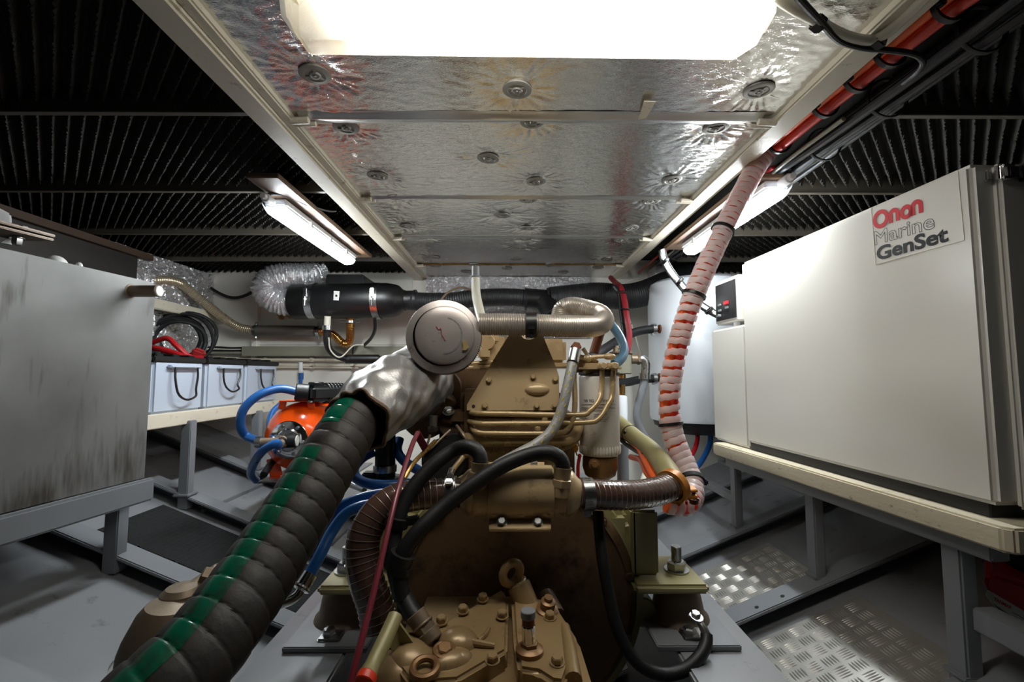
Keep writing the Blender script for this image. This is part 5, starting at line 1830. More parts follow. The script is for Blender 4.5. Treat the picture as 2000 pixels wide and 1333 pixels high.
m.tube([PZ(935, 1252, 0.606), PZ(948, 1240, 0.608), PZ(955, 1228, 0.606)], [0.004, 0.003], 8).cut()
m.ball(PZ(893, 1262, 0.600), (0.032, 0.030, 0.024), 20, 12).cut()
m.ball(PZ(880, 1300, 0.598), (0.034, 0.022, 0.02), 18, 10, Euler((0, 0, 0.5))).cut()
m.ball(PZ(800, 1290, 0.590), (0.040, 0.045, 0.030), 20, 12).cut()
m.ball(PZ(770, 1320, 0.58), (0.05, 0.04, 0.03), 20, 12).cut()
m.tube([PZ(1103, 1226, 0.603), PZ(1112, 1270, 0.604), PZ(1120, 1330, 0.60)], [0.008, 0.012], 12).cut()
obj('cast_boss', m, M['gearboxgold'], gb)
m = MB()
m.torus(PZ(830, 1305, 0.612), (0, -0.2, 1), 0.016, 0.005, 24, 8).cut()
m.torus(PZ(868, 1272, 0.615), (0.1, -0.2, 1), 0.013, 0.004, 24, 8)
m.hexa(PZ(868, 1275, 0.612), (0.1, -0.3, 1), 0.010, 0.010).cut()
m.cyl(PZ(778, 1265, 0.60), PZ(778, 1250, 0.612), 0.018, 18)
m.hexa(PZ(775, 1262, 0.61), (0, -0.5, 1), 0.011, 0.012).cut()
obj('plug', m, M['copper'], gb)
# eye bolt on its boss
eb = P(1022, 1185, 0.84)
m = MB()
m.cyl(P(1038, 1205, 0.82), P(1012, 1142, 0.84), 0.021, 22)
obj('eye_boss', m, M['gearboxgold'], gb)
m = MB()
m.cyl(P(1012, 1142, 0.84), P(1009, 1134, 0.84), 0.0175, 20)
m.torus(P(999, 1120, 0.83), (0.55, -0.83, -0.1), 0.0180, 0.0078, 30, 12)
obj('lifting_eye', m, M['gearboxgold'], gb)
m = MB()
m.lathe([(0.018, 0), (0.018, 0.006), (0.012, 0.008), (0.012, 0.02), (0.007, 0.022), (0.007, 0.028), (0, 0.028)], PZ(1068, 1196, 0.607), (0.1, -0.25, 1), 22)
obj('oil_plug', m, M['copper'], gb)
m = MB()
m.tube(path((1064, 1165, 0.88), (1075, 1185, 0.86), (1085, 1205, 0.84)), 0.018, 12)
obj('side_boss', m, M['golddark'], gb)
p0, p1 = PZ(1034, 1270, 0.612), P(1031, 1192, PZ(1034, 1270, 0.612).y + 0.0)
m = MB()
m.lathe([(0.020, 0), (0.020, 0.006), (0.014, 0.010), (0, 0.010)], p0 - V((0, 0, 0.004)), (0, 0, 1), 22)
m.hexa(p0 + V((0, 0, 0.004)), (0, 0, 1), 0.0115, 0.008, False)
obj('dipstick_seat', m, M['copper'], gb)
m = MB()
d = p1 - p0
m.cyl(p0 + d * 0.08, p0 + d * 0.62, 0.0098, 20)
dk = obj('dipstick', m, M['chrome'], gb)
obj('dipstick_neck', MB().cyl(p0 + d * 0.62, p0 + d * 0.82, 0.0090, 18), M['rust'], gb)
obj('dipstick_cap', MB().cyl(p0 + d * 0.80, p0 + d * 1.0, 0.0105, 20), M['greysteel'], gb)
# hose fitting on the gearbox
m = MB()
q0, q1 = P(842, 1250, 0.70), P(815, 1205, 0.71)
d = q1 - q0
m.cyl(q0 - d * 0.1, q0 + d * 0.35, 0.0165, 18)
m.hexa(q0 + d * 0.3, d, 0.0145, d.length * 0.38, False)
m.cyl(q0 + d * 0.62, q0 + d * 1.15, 0.0150, 18)
m.torus(q0 + d * 0.64, d, 0.0155, 0.0022, 20, 6)
obj('hose_union', m, M['bronze'], gb)
# selector lever and bracket at the left of the gearbox
m = MB()
m.tube(path((772, 1205, 0.66), (752, 1250, 0.63), (728, 1300, 0.60), (715, 1328, 0.58)), 0.0105, 14)
obj('selector_lever', m, M['olive'], gb)
m = MB()
m.prism(path((772, 1208, 0.67), (815, 1268, 0.68), (790, 1285, 0.68), (755, 1262, 0.66)), (0, 0.005, 0))
obj('lever_bracket', m, M['olive'], gb)
obj('lever_cap', MB().cyl(P(719, 1318, 0.585), P(711, 1336, 0.575), 0.0125, 16), mat('red_cap_paint', lin(225, 60, 30), 0.4, var=0.1), gb)

# ================================================================ HOSES AROUND THE ENGINE
# silver intake hose from the air filter round to the back
t = thing('intake_hose', 'silver grey corrugated intake hose bending back from the round air filter', 'hose', P(1060, 640, 1.12))
m = ridged(path((936, 634, 1.05), (975, 634, 1.05), (1030, 635, 1.05), (1090, 637, 1.06), (1140, 638, 1.085), (1168, 636, 1.13), (1180, 626, 1.20), (1170, 612, 1.25), (1140, 602, 1.28), (1115, 598, 1.30), (1098, 605, 1.31), (1094, 625, 1.30), (1094, 650, 1.30)), 0.0255, 0.0010, 0.0052, 24)
obj('hose', m, M['flex'], t)
m = MB()
q = P(1037, 635, 1.05)
for dx in (-0.006, 0.006):
    m.torus(q + V((dx, 0, 0)), (1, 0, 0), 0.0275, 0.0022, 28, 8, 0.006)
m.box(q + V((0, -0.026, -0.010)), (0.016, 0.012, 0.010), None, 0.002)
m.box(q + V((0, -0.020, -0.026)), (0.008, 0.010, 0.012), None, 0.002)
obj('cable_tie', m, M['black'], t)
one('breather_hose', MB().tube(path((929, 545, 1.55), (930, 575, 1.5), (936, 605, 1.42), (945, 640, 1.35), (950, 660, 1.3)), px2m(9, 1.5), 14), M['clear'], 'milky vertical breather hose behind the air filter', 'hose')
t = thing('vent_sleeve', 'grey plastic vent sleeve with blue band under the foil ceiling', 'pipe', P(929, 545, 1.55))
obj('sleeve', MB().cyl(P(929, 541, 1.55), P(929, 520, 1.55), px2m(7.5, 1.55), 18), M['greyink'], t)
m = MB()
m.torus(P(929, 541, 1.55), (0, 0, 1), px2m(8, 1.55), 0.004, 20, 8)
obj('collar', m, M['greysteel'], t)
obj('blue_band', MB().cyl(P(929, 547, 1.548), P(929, 554, 1.548), px2m(9.8, 1.55), 18), M['blue'], t)
one('vent_wire', MB().tube(path((856, 592, 1.5), (872, 574, 1.52), (890, 564, 1.54), (905, 562, 1.55), (922, 567, 1.55)), 0.0035, 6), M['bronze'], 'thin beige wire arching from behind the air filter to the breather hose', 'wire')
one('coolant_hose', MB().tube(path((1188, 628, 1.3), (1202, 645, 1.27), (1214, 665, 1.25), (1219, 685, 1.23), (1214, 700, 1.21), (1200, 712, 1.19)), 0.0125, 14), M['bluegrey'], 'blue grey hose curving down beside the intake hose to the filter head', 'hose')
t = thing('braided_hose', 'grey braided hose with yellow marks slanting across the engine pipes', 'hose', P(1080, 830, 1.02))
bp = path((1122, 692, 1.06), (1116, 720, 1.045), (1106, 765, 1.03), (1094, 810, 1.02), (1075, 845, 1.01), (1048, 868, 1.0), (1015, 886, 0.985), (975, 908, 0.965), (945, 930, 0.955))
obj('hose', MB().tube(bp, 0.0118, 16), M['braid'], t)
m = MB()
sp = spline(bp, 0.016)
for i, p in enumerate(sp[2:-1]):
    dd = (CAM - p).normalized()
    m.box(p + dd * 0.0115 + V((0.004 * (-1) ** i, 0, 0)), (0.0022, 0.0012, 0.009), Euler((0, 0.6, 0)), 0).cut()
obj('yellow_mark', m, M['yellow'], t)
m = MB()
m.tube(path((1124, 684, 1.06), (1119, 708, 1.048)), 0.0135, 16)
obj('ferrule', m, M['steel'], t)

# black hoses to the heat exchanger
t = thing('oil_hose', 'black oil hose arching up to the left union of the heat exchanger', 'hose', P(860, 900, 0.86), 'black oil hoses over the gearbox')
obj('hose', MB().tube(path((938, 908, 0.826), (938, 893, 0.828), (930, 880, 0.832), (912, 873, 0.836), (888, 880, 0.845), (855, 903, 0.835), (820, 937, 0.82), (793, 975, 0.805), (776, 1015, 0.79), (768, 1060, 0.78), (770, 1105, 0.765), (782, 1150, 0.75), (798, 1185, 0.735), (815, 1212, 0.722)), 0.0135, 16), M['rubber'], t)
m = MB()
q = P(776, 1018, 0.79)
m.torus(q, V((0.25, 0, 0.9)), 0.0165, 0.0035, 24, 8, 0.008)
m.box(q + V((0.026, -0.004, 0.002)), (0.024, 0.012, 0.014), Euler((0, -0.2, 0)), 0.002)
obj('rubber_clamp', m, M['rubber'], t)
t = thing('oil_hose', 'black oil hose sweeping to the right union of the heat exchanger', 'hose', P(930, 950, 0.8), 'black oil hoses over the gearbox')
obj('hose', MB().tube(path((1099, 918, 0.826), (1098, 903, 0.826), (1086, 890, 0.826), (1062, 884, 0.826), (1025, 892, 0.825), (975, 914, 0.815), (920, 950, 0.80), (868, 990, 0.785), (825, 1030, 0.765), (797, 1065, 0.755), (782, 1095, 0.75), (779, 1130, 0.745), (786, 1170, 0.74)), 0.0135, 16), M['rubber'], t)
m = MB()
q = P(783, 1092, 0.75)
m.torus(q, V((0.35, 0, 0.9)), 0.0165, 0.0035, 24, 8, 0.009).cut()
m.torus(q + V((-0.002, 0, -0.014)), V((0.35, 0, 0.9)), 0.0165, 0.0035, 24, 8, 0.006).cut()
obj('rubber_clamp', m, M['rubber'], t)

# brown wire-reinforced water hoses
def wirehose(name, label, pts, rr, n_pitch, extra):
    t = thing(name, label, 'hose', path(pts[len(pts) // 2])[0], 'brown wire-reinforced hoses')
    p = path(*pts)
    obj('hose', MB().tube(p, rr, 26, step=0.006), M['brownhose'], t)
    q = spline(p, 0.004)
    fr = frames(q)
    n = len(q)
    L = sum((q[i] - q[i - 1]).length for i in range(1, n))
    turns = L / n_pitch
    hp = []
    N_ = int(turns * 22)
    for k in range(N_):
        u = k / (N_ - 1)
        fi = u * (n - 1)
        i = min(n - 2, int(fi))
        fi -= i
        r_ = rr[0] + (rr[-1] - rr[0]) * u if isinstance(rr, list) else rr
        th = u * turns * 2 * math.pi
        a = fr[i][1].lerp(fr[i + 1][1], fi)
        b = fr[i][2].lerp(fr[i + 1][2], fi)
        hp.append(q[i].lerp(q[i + 1], fi) + (a * math.cos(th) + b * math.sin(th)) * (r_ + 0.0002))
    m = MB()
    f2 = frames(hp)
    vs, fs = [], []
    for k in range(N_):
        for j in range(4):
            th = math.pi / 2 * j
            vs.append(hp[k] + (f2[k][1] * math.cos(th) + f2[k][2] * math.sin(th)) * 0.0007)
    for k in range(N_ - 1):
        for j in range(4):
            fs.append((k * 4 + j, k * 4 + (j + 1) % 4, k * 4 + 4 + (j + 1) % 4, k * 4 + 4 + j))
    m.add(vs, fs)
    obj('spiral_wire', m, M['wire'], t)
    return t
t = wirehose('raw_water_hose', 'brown wire-reinforced hose from the left end of the heat exchanger down', [(900, 963, 0.855), (860, 964, 0.85), (815, 967, 0.84), (770, 978, 0.825), (735, 1005, 0.81), (713, 1045, 0.80), (708, 1090, 0.795), (718, 1140, 0.79), (732, 1180, 0.79), (740, 1225, 0.79)], [0.0265, 0.029], 0.0118, None)
m = MB()
q = P(880, 963, 0.853)
m.torus(q, (1, 0, -0.02), 0.0285, 0.0018, 30, 8, 0.009)
m.box(q + V((0.0, -0.022, 0.022)), (0.014, 0.010, 0.018), Euler((0.7, 0, 0)), 0.002)
m.cyl(q + V((0.0, -0.012, 0.032)), q + V((0.0, 0.014, 0.038)), 0.006, 12)
obj('hose_clip', m, M['steel'], t)
t = wirehose('raw_water_hose', 'brown wire-reinforced hose from the right end of the heat exchanger', [(1124, 964, 0.86), (1160, 966, 0.87), (1205, 968, 0.89), (1250, 966, 0.92), (1290, 958, 0.955), (1318, 946, 1.0)], [0.0265, 0.028], 0.0112, None)
m = MB()
q = P(1146, 966, 0.866)
m.torus(q, (1, 0.1, 0), 0.0285, 0.0018, 30, 8, 0.010)
m.box(q + V((0.0, 0.0, -0.032)), (0.016, 0.02, 0.014), None, 0.003)
for k in range(14):
    th = k * 0.2 - 1.2
    m.box(q + V((0, -math.cos(th) * 0.0302, math.sin(th) * 0.0302)), (0.012, 0.0012, 0.0014), Euler((-th, 0, 0)), 0)
obj('hose_clip', m, M['steel'], t)
t = thing('pipe_clamp', 'orange brown split pipe clamp with ears at the right hose end', 'clamp', P(1325, 955, 1.0))
q = P(1314, 950, 0.985)
m = MB()
m.torus(q, V((0.75, 0.55, 0.25)), 0.033, 0.0035, 32, 8, 0.008)
m.prism(path((1322, 950, 0.975), (1345, 958, 0.97), (1364, 957, 0.97), (1364, 963, 0.97), (1340, 964, 0.97), (1326, 962, 0.975)), (0, 0.028, 0.003), bev=0.0015)
m.prism(path((1322, 985, 0.975), (1334, 972, 0.97), (1364, 969, 0.97), (1364, 974, 0.97), (1338, 979, 0.97), (1326, 992, 0.975)), (0, 0.028, 0.003), bev=0.0015)
obj('ring', m, mat('orange_brown_paint', lin(190, 122, 44), 0.4, metal=0.2, var=0.2, vs=20, bump=0.2), t)
m = MB()
m.hexa(P(1355, 976, 0.985), (0, 0, -1), 0.008, 0.010)
m.cyl(P(1355, 976, 0.985), P(1355, 954, 0.985), 0.004, 10)
obj('clamp_bolt', m, M['rust'], t)
t = thing('olive_pipe', 'olive green rigid pipe slanting down behind the oil filter', 'pipe', P(1270, 870, 1.2))
op = path((1150, 782, 1.75), (1180, 806, 1.58), (1215, 834, 1.45), (1245, 860, 1.35), (1268, 878, 1.25), (1290, 903, 1.14), (1308, 930, 1.05), (1316, 946, 1.0))
obj('tube', MB().tube(op, 0.026, 20), M['olive'], t)
m = MB()
so = spline(op, 0.02)
for i in (5, 12, 18):
    if i < len(so) - 1:
        m.torus(so[i], so[i + 1] - so[i - 1], 0.0265, 0.0016, 24, 6)
        m.ball(so[i] + V((-0.02, -0.02, 0.006)), 0.006, 8, 6).cut()
obj('cable_tie', m, M['black'], t)
t = thing('loom', 'red and black cables tied along the olive green pipe', 'cable', P(1250, 890, 1.2))
obj('red_cable', MB().tube(path((1200, 845, 1.46), (1222, 855, 1.4), (1245, 875, 1.3), (1262, 905, 1.18), (1275, 930, 1.1), (1290, 950, 1.05)), 0.0085, 10), M['orangecable'], t)
obj('red_cable', MB().tube(path((1232, 893, 1.36), (1252, 900, 1.26), (1264, 925, 1.16), (1285, 948, 1.08)), 0.0085, 10), M['orangecable'], t)
obj('black_wire', MB().tube(path((1205, 852, 1.42), (1222, 868, 1.38), (1240, 880, 1.3), (1258, 890, 1.22)), 0.006, 8), M['black'], t)
one('pale_hose', MB().tube(path((1262, 922, 1.5), (1258, 935, 1.45), (1252, 950, 1.4)), 0.011, 10), M['clear'], 'short pale hose below the olive pipe', 'hose')
one('red_link_cable', MB().tube(path((1340, 880, 1.5), (1318, 892, 1.45), (1300, 900, 1.4)), 0.009, 10), M['red'], 'short red cable passing behind the spiral wrap', 'cable')

# battery cable at the right mount
t = thing('earth_cable', 'black earth cable looping down to the right engine mount', 'cable', P(1260, 1300, 0.85))
obj('sheath', MB().tube(path((1168, 1000, 0.90), (1172, 1050, 0.88), (1178, 1100, 0.86), (1189, 1160, 0.85), (1203, 1220, 0.84), (1225, 1270, 0.835), (1255, 1303, 0.83), (1295, 1318, 0.83), (1335, 1310, 0.835), (1365, 1285, 0.845), (1379, 1258, 0.86), (1380, 1240, 0.87)), 0.0108, 14), M['rubber'], t)
m = MB()
m.tube(path((1380, 1242, 0.868), (1372, 1225, 0.875), (1362, 1211, 0.885)), [0.0085, 0.006], 12)
m.lathe([(0, 0), (0.012, 0), (0.012, 0.004), (0, 0.004)], P(1360, 1208, 0.885), (0.1, -0.3, 1), 16)
m.hexa(P(1358, 1206, 0.888), (0.1, -0.2, 1), 0.008, 0.010)
obj('cable_lug', m, M['steel'], t)

# dark red rod-like hose
t = thing('dark_red_hose', 'long thin dark red hose slanting down in front of the engine left side', 'hose', P(745, 1060, 0.7))
obj('tube', MB().tube(path((816, 846, 0.90), (805, 870, 0.86), (790, 915, 0.81), (774, 970, 0.76), (757, 1040, 0.715), (741, 1110, 0.68), (722, 1190, 0.645), (700, 1275, 0.61), (676, 1370, 0.58)), 0.0046, 12), M['darkred'], t)
m = MB()
m.prism(path((808, 852, 0.90), (818, 840, 0.90), (836, 872, 0.93), (826, 884, 0.93)), (0, 0.003, 0))
obj('kinked_end', m, M['darkred'], t)
one('yellow_wire', MB().tube(path((850, 862, 1.0), (832, 880, 0.97), (808, 905, 0.93), (790, 935, 0.9)), 0.0045, 8), M['brass'], 'thin olive yellow line beside the dark red hose top', 'wire')

# big ribbed exhaust hose with green stripe, and its silver sleeve
HP = path((215, 1450, 0.52), (290, 1372, 0.545), (375, 1290, 0.585), (455, 1190, 0.64), (530, 1082, 0.71), (600, 970, 0.785), (655, 880, 0.855), (697, 815, 0.92), (735, 775, 0.99), (775, 755, 1.06))
PITCH_ = 0.0305
def rib(s, th, u):
    k = ((s / PITCH_ + th / (2 * math.pi)) % 1.0)
    groove = math.exp(-((k - 0.5) / 0.05) ** 2)
    lap = 0.018 * k if k < 0.5 else 0.018 * (k - 1.0)
    return 1.0 + 0.008 * math.cos(2 * math.pi * k) - 0.032 * groove + lap
t = thing('exhaust_hose', 'big dark ribbed rubber exhaust hose with green stripe, lower left foreground', 'hose', P(530, 1082, 0.71))
obj('hose', MB().tube(HP, 0.0535, 44, step=0.0021, rfun=rib), M['hose'], t, angle=60)
def stripe(u0, u1):
    q = spline(HP, 0.0021)
    fr = frames(q)
    n = len(q)
    vs, fs, acc = [], [], 0.0
    K = 10
    rows = 0
    for i in range(n):
        if i:
            acc += (q[i] - q[i - 1]).length
        u = i / (n - 1)
        if u < u0 or u > u1:
            continue
        t_, a, b = fr[i]
        e_ = (CAM - q[i])
        e_ = (e_ - t_ * e_.dot(t_)).normalized()
        l_ = t_.cross(e_)
        if l_.x > 0:
            l_ = -l_
        w = l_ * math.cos(rad(52 - 10 * u)) + e_ * math.sin(rad(52 - 10 * u))
        c0 = math.atan2(w.dot(b), w.dot(a))
        for k in range(K + 1):
            th = c0 + rad(-(17 + 6 * u) + (34 + 12 * u) * k / K)
            vs.append(q[i] + (a * math.cos(th) + b * math.sin(th)) * (0.0535 * rib(acc, th, u) + 0.0006))
        rows += 1
    for r in range(rows - 1):
        for k in range(K):
            fs.append((r * (K + 1) + k, r * (K + 1) + k + 1, (r + 1) * (K + 1) + k + 1, (r + 1) * (K + 1) + k))
    m = MB()
    m.add(vs, fs)
    return m
obj('green_stripe', stripe(0.0, 0.592), mat('smudged_green_stripe', lin(8, 92, 68), 0.3, var=0.1, vs=15, dirt=lin(44, 40, 38), dirt_amt=0.55, dirt_scale=30), t, angle=60)
obj('green_stripe', stripe(0.672, 0.90), M['green'], t, angle=60)
t = thing('heat_sleeve', 'crumpled silver heat sleeve over the top end of the ribbed hose', 'sleeve', P(760, 780, 1.0))
def crumple(s, th, u):
    e = max(0, 1 - s / 0.09)
    fold = abs(math.sin(th * 3.5 + 9 * s + 0.8 * math.sin(th * 2))) ** 3
    return 1.02 + 0.03 * e * math.sin(th * 5 + 0.6) + e * (0.10 * fold - 0.03) + 0.05 * abs(math.sin(th * 6 + s * 45)) * e + 0.03 * math.sin(th * 3 + s * 55) + 0.02 * math.sin(th * 7 - s * 80) + 0.012 * math.sin(th * 13 + s * 120)
SPt = path((701, 822, 0.905), (728, 795, 0.96), (762, 772, 1.02), (800, 756, 1.10), (840, 748, 1.2))
m = MB().tube(SPt, [0.0585, 0.076, 0.082, 0.083, 0.07], 110, step=0.0025, cap=False, rfun=crumple)
slv = obj('cloth', m, M['sleeve'], t, angle=170)
sm = slv.modifiers.new('thickness', 'SOLIDIFY')
sm.thickness = 0.003
q = spline(SPt, 0.0025)
fr = frames(q)
m = MB()
ring = []
for k in range(72):
    th = 2 * math.pi * k / 72
    ring.append(q[0] + (fr[0][1] * math.cos(th) + fr[0][2] * math.sin(th)) * 0.0585 * crumple(0, th, 0))
ring.append(ring[0])
m.tube(ring, 0.0042, 8, step=0.004, cap=False, rfun=lambda s, th, u: 1 + 0.2 * math.sin(s * 1500))
obj('woven_hem', m, M['sleevehem'], t)
obj('rivet', MB().ball(P(790, 800, 0.985), 0.003), M['chrome'], t)
obj('rear_cloth', MB().tube(path((762, 745, 1.08), (790, 728, 1.14), (815, 712, 1.22), (835, 715, 1.3)), [0.05, 0.062], 30, step=0.006, rfun=lambda s, th, u: 1 + 0.04 * math.sin(th * 6 + s * 60)), M['sleeve'], t)

# strainer body at the lower left, behind the big hose
t = thing('water_strainer', 'bronze water strainer with glass bowl behind the ribbed hose, bottom left', 'strainer', P(330, 1333, 0.80))
Yw = 0.80
m = MB()
pb = P(322, 1268, Yw - 0.03)
m.lathe([(0, 0.075), (0.036, 0.070), (0.046, 0.055), (0.058, 0.020), (0.062, 0.0), (0.062, -0.02), (0, -0.02)], pb, (0.12, 0, 1), 36)
q0 = P(352, 1250, Yw)
m.lathe([(0.036, 0), (0.035, 0.06), (0.032, 0.078), (0.024, 0.086), (0, 0.088)], q0, (0, 0, 1), 28)
m.tube([q0 + V((0.0, 0, 0.055)), P(392, 1158, Yw + 0.03), P(436, 1122, Yw + 0.07)], [0.030, 0.024], 22)
m.tube([q0 + V((0.0, 0, 0.02)), P(420, 1215, Yw + 0.05)], [0.03, 0.03], 18)
m.hexa(P(412, 1128, Yw + 0.03), (-0.7, -0.3, 0.3), 0.014, 0.016)
obj('bronze_body', m, M['bronze'], t)
cb_ = P(322, 1265, Yw - 0.03)
m = MB()
m.lathe([(0.066, 0), (0.069, 0.003), (0.069, 0.012), (0.064, 0.014), (0.0, 0.014)], cb_ + V((0, 0, -0.022)), (0, 0, 1), 40)
obj('clamp_ring', m, M['chrome'], t)
m = MB()
m.lathe([(0, -0.18), (0.062, -0.18), (0.062, 0), (0, 0)], cb_ + V((0, 0, -0.022)), (0, 0, 1), 36)
obj('glass_bowl', m, M['glass'], t)

# blue hoses at the left of the engine
t = thing('hydraulic_hose', 'blue hydraulic hose with chrome fitting beside the ribbed hose', 'hose', P(640, 1050, 0.95), 'blue hoses beside the engine')
obj('hose', MB().tube(path((735, 985, 0.99), (705, 990, 0.98), (675, 1005, 0.97), (648, 1040, 0.95), (625, 1085, 0.92), (602, 1128, 0.90)), 0.0115, 14), M['blue'], t)
m = MB()
m.tube(path((606, 1122, 0.902), (588, 1150, 0.885)), 0.0135, 18)
m.torus(P(589, 1149, 0.886), P(588, 1150, 0.885) - P(606, 1122, 0.902), 0.0135, 0.004, 20, 8)
m.tube(path((589, 1149, 0.886), (582, 1162, 0.878), (568, 1173, 0.87), (545, 1182, 0.86)), 0.0085, 14)
obj('chrome_fitting', m, M['chrome'], t)
one('hydraulic_hose', MB().tube(path((790, 962, 1.02), (740, 966, 1.02), (700, 975, 1.01), (668, 990, 1.0), (640, 1018, 0.99), (622, 1050, 0.98), (608, 1085, 0.97)), 0.0115, 14), M['blue'], 'upper blue hose running left behind the brown wire hose', 'hose', 'blue hoses beside the engine')
one('hydraulic_hose', MB().tube(path((728, 884, 1.12), (708, 895, 1.10), (692, 915, 1.08), (697, 935, 1.06), (722, 946, 1.05), (760, 948, 1.06), (800, 945, 1.08)), 0.0115, 14), M['blue'], 'blue hose making a loop beside the black pipe connector', 'hose', 'blue hoses beside the engine')
one('hydraulic_hose', MB().tube(path((780, 858, 1.15), (776, 880, 1.13), (788, 900, 1.12), (815, 918, 1.11), (850, 935, 1.1), (885, 945, 1.09)), 0.0115, 14), M['blue'], 'blue hose under the silver heat sleeve beside the dark red hose', 'hose', 'blue hoses beside the engine')
t = thing('pipe_connector', 'black pipe connector with steel clip standing below the silver sleeve', 'connector', P(755, 945, 1.12))
obj('pipe', MB().cyl(P(752, 935, 1.12), P(753, 850, 1.12), 0.024, 20), M['black'], t)
m = MB()
m.torus(P(752, 915, 1.12), (0, 0, 1), 0.026, 0.002, 26, 6, 0.008)
obj('clip', m, M['steel'], t)
m = MB()
m.cyl(P(752, 945, 1.12), P(752, 932, 1.12), 0.045, 24)
m.box(P(722, 928, 1.12), (0.03, 0.03, 0.015), None, 0.003)
obj('flange', m, M['black'], t)
one('steel_rod', MB().cyl(P(680, 945, 1.15), P(712, 958, 1.1), 0.007, 12), M['steel'], 'short steel rod end by the blue hose loop', 'rod')

# ================================================================ SPIRAL WRAPPED CABLES (right)
CP = [PX(a, b, 0.735) for a, b in ((1905, -28), (1850, 12), (1775, 72), (1700, 133), (1600, 214), (1535, 268))] + [P(1502, 294, 1.25)]
WP = path((1500, 296, 1.25), (1478, 325, 1.25), (1452, 372, 1.24), (1425, 425, 1.22), (1400, 475, 1.21), (1375, 530, 1.20), (1352, 585, 1.20), (1334, 640, 1.20), (1318, 700, 1.20), (1308, 760, 1.20), (1308, 815, 1.20), (1318, 862, 1.19), (1336, 905, 1.17), (1350, 940, 1.14), (1351, 968, 1.10), (1338, 984, 1.07), (1300, 980, 1.06))
t = thing('orange_cable_pair', 'orange and red cable pair along the coaming, then spiral wrapped down to the clamp', 'cable', P(1400, 475, 1.21))
def offset_path(pts, d0, ang):
    q = spline(pts, 0.02)
    fr = frames(q)
    return [p + (f[1] * math.cos(ang) + f[2] * math.sin(ang)) * d0 for p, f in zip(q, fr)]
full = CP[:-1] + WP
view_side = V((0.8, 0, -0.2))
oc_, rc_ = [], []
q = spline(full, 0.02)
for i, p in enumerate(q):
    tt = (q[min(i + 1, len(q) - 1)] - q[max(0, i - 1)]).normalized()
    sd_ = tt.cross((CAM - p).normalized()).normalized()
    if sd_.x < 0:
        sd_ = -sd_
    oc_.append(p - sd_ * 0.0115)
    rc_.append(p + sd_ * 0.0115)
obj('orange_cable', MB().tube(oc_, 0.0125, 14), M['orangecable'], t)
obj('red_cable', MB().tube(rc_, 0.0115, 14), mat('red_orange_sheath', lin(222, 60, 44), 0.4, var=0.08), t)
def helix_band(pts, r, width, turns_list, name):
    """milky plastic strip wound round the cables; turns_list = [(arc position, turns, pitch)]"""
    q = spline(pts, 0.004)
    fr = frames(q)
    step = 0.004
    vs, fs = [], []
    s, th = 0.0, 0.0
    L = (len(q) - 1) * step
    rows = 0
    while s < L - 0.004:
        pitch = 0.0185
        for s0, s1, p_ in turns_list:
            if s0 <= s < s1:
                pitch = p_
        i = min(len(q) - 1, int(s / L * (len(q) - 1)))
        t_, a, b = fr[i]
        d = a * math.cos(th) + b * math.sin(th)
        rr = r * (1 + 0.012 * math.sin(th * 0.37))
        c = q[i] + d * rr
        e = 0.0007
        vs += [c - t_ * width / 2, c - t_ * width * 0.36 + d * e * 2.2, c + t_ * width * 0.36 + d * e * 2.2, c + t_ * width / 2]
        rows += 1
        th += rad(15)
        s += pitch * 15 / 360
    for k in range(rows - 1):
        for j in range(4):
            fs.append((k * 4 + j, k * 4 + (j + 1) % 4, k * 4 + 4 + (j + 1) % 4, k * 4 + 4 + j))
    return MB().add(vs, fs)
Lw = sum((WP[i] - WP[i - 1]).length for i in range(1, len(WP)))
obj('spiral_wrap', helix_band(WP, 0.0265, 0.0178, [(Lw * 0.46, Lw * 0.52, 0.026), (Lw * 0.55, Lw * 0.62, 0.030), (Lw * 0.67, Lw * 0.73, 0.032), (Lw * 0.78, Lw * 0.80, 0.024)], 'w'), M['wrap'], t, angle=50)
m = MB()
for u in (0.255, 0.435, 0.745):
    i = int(u * (len(WP) - 1) * 1.0)
    qq = spline(WP, 0.004)
    k = int(u * (len(qq) - 1))
    m.torus(qq[k], qq[k + 1] - qq[k - 1], 0.0285, 0.003, 26, 8, 0.004).cut()
qq = spline(CP, 0.02)
for u in (0.10, 0.28, 0.44, 0.62, 0.93):
    k = int(u * (len(qq) - 1))
    m.torus(qq[k], qq[k + 1] - qq[k - 1], 0.029, 0.0025, 26, 8, 0.005)
    m.box(qq[k] + V((-0.026, -0.01, -0.008)), (0.012, 0.014, 0.012), None, 0.003).cut()
k = len(WP) - 4
m.torus(WP[k], WP[k + 1] - WP[k - 1], 0.030, 0.003, 26, 8, 0.005)
m.box(WP[k] + V((0.026, -0.012, 0.0)), (0.018, 0.014, 0.014), None, 0.003).cut()
obj('cable_tie', m, M['black'], t)

# cream and black cable crossing from the lamp
t = thing('cream_cable', 'flat cream cable from the big lamp to the coaming cables', 'cable', P(1640, 60, 0.8))
def ZP(z, *ps):
    return [PZ(a, b, z) for a, b in ps]
obj('sheath', MB().tube(ZP(1.573, (1500, -22), (1540, 10), (1590, 38), (1632, 62), (1668, 75), (1705, 78), (1735, 62)) + ZP(1.578, (1770, 32), (1815, -12)), 0.0085, 12), M['clear'], t)
obj('black_wire', MB().tube(ZP(1.566, (1540, -24), (1572, 10), (1602, 42), (1638, 79), (1680, 93), (1720, 97), (1760, 101), (1790, 108), (1803, 122), (1792, 140)) + ZP(1.576, (1765, 162)), 0.0052, 10), M['rubber'], t)
m = MB()
for q in ZP(1.571, (1598, 46), (1716, 80)):
    m.box(q, (0.022, 0.02, 0.022), Euler((0, 0.4, 0.3)), 0.004).cut()
obj('cable_tie', m, M['black'], t)
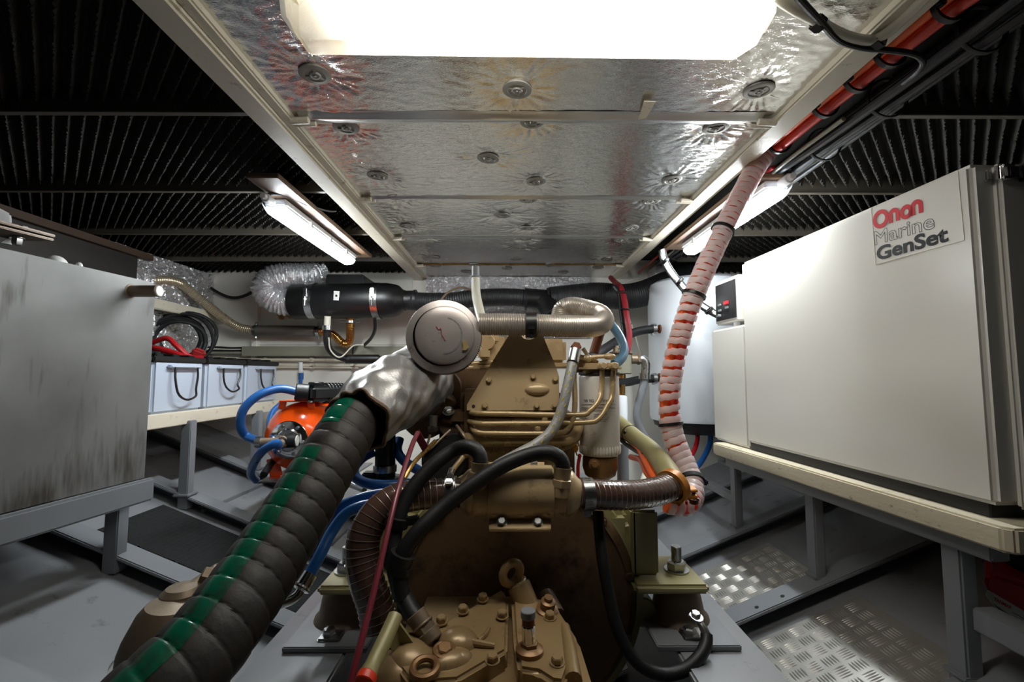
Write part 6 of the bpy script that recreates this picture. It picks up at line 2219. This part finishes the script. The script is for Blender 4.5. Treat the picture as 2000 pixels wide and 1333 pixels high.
# black cables along the right coaming
t = thing('black_cable_run', 'bundle of black cables along the right coaming beside the orange cables', 'cable', P(1600, 280, 1.15))
for k, (x, z, r_) in enumerate(((0.790, 1.590, 0.011), (0.812, 1.606, 0.013), (0.835, 1.593, 0.012), (0.857, 1.604, 0.010), (0.822, 1.580, 0.009), (0.872, 1.598, 0.007))):
    pts = [V((x + 0.006 * math.sin(3 * y + k), y, z + 0.007 * math.sin(5 * y + 2 * k))) for y in (0.35, 0.6, 0.85, 1.1, 1.35, 1.6, 1.85, 2.1, 2.4)]
    obj('black_cable', MB().tube(pts, r_, 10, step=0.03), M['rubber'], t)
for k, (x, z) in enumerate(((0.776, 1.582),)):
    pts = [V((x + 0.01 * math.sin(4 * y + k), y, z + 0.006 * math.sin(7 * y))) for y in (1.0, 1.2, 1.4, 1.6, 1.8, 2.0, 2.25)]
    obj('pale_cable', MB().tube(pts, 0.0055, 8, step=0.03), M['tray'], t)
m = MB()
m.tube([V((0.752, y, 1.592 + 0.004 * math.sin(9 * y))) for y in (1.25, 1.5, 1.75, 2.0, 2.3, 2.6)], 0.006, 8, step=0.03)
obj('red_wire', m, M['red'], t)
m = MB()
for y in (0.75, 0.95, 1.15, 1.4, 1.6, 1.8, 2.0, 2.2):
    m.torus((0.828, y, 1.603), (0, 1, 0), 0.043, 0.0022, 24, 6, 0.004).cut()
obj('cable_tie', m, M['black'], t)
t = thing('heater_cable', 'black and white cables dropping from the coaming to the control box', 'cable', P(1330, 540, 1.9))
cpth = [(1288, 490, 1.95), (1292, 510, 1.95), (1306, 535, 1.94), (1330, 565, 1.93), (1355, 592, 1.92), (1385, 612, 1.91), (1412, 625, 1.90)]
for dx, m_ in ((0, 'black'), (4, 'label'), (7, 'label'), (10, 'rubber')):
    obj('wire', MB().tube(path(*[(a + dx, b - dx * 0.5, Y + 0.002 * dx) for a, b, Y in cpth]), 0.006, 8), M[m_], t)
m = MB()
for a, b, Y in ((1296, 510, 1.93), (1324, 550, 1.92), (1382, 607, 1.9)):
    m.torus(P(a + 3, b, Y), (1, 0, -1), 0.017, 0.003, 18, 6, 0.006).cut()
obj('cable_tie', m, M['black'], t)
one('junction_box', MB().rng(P(1275, 530, 2.65).x, P(1305, 530, 2.65).x, 2.6, YB, P(1280, 543, 2.65).z, P(1280, 522, 2.65).z, 0.004), M['lamp_white'], 'small white junction box under the right lamp board', 'junction box')
one('white_cable', MB().tube(path((1222, 556, 2.6), (1240, 550, 2.6), (1262, 547, 2.6), (1290, 543, 2.62)), 0.008, 8), M['clear'], 'short white cable running to the small junction box', 'cable')
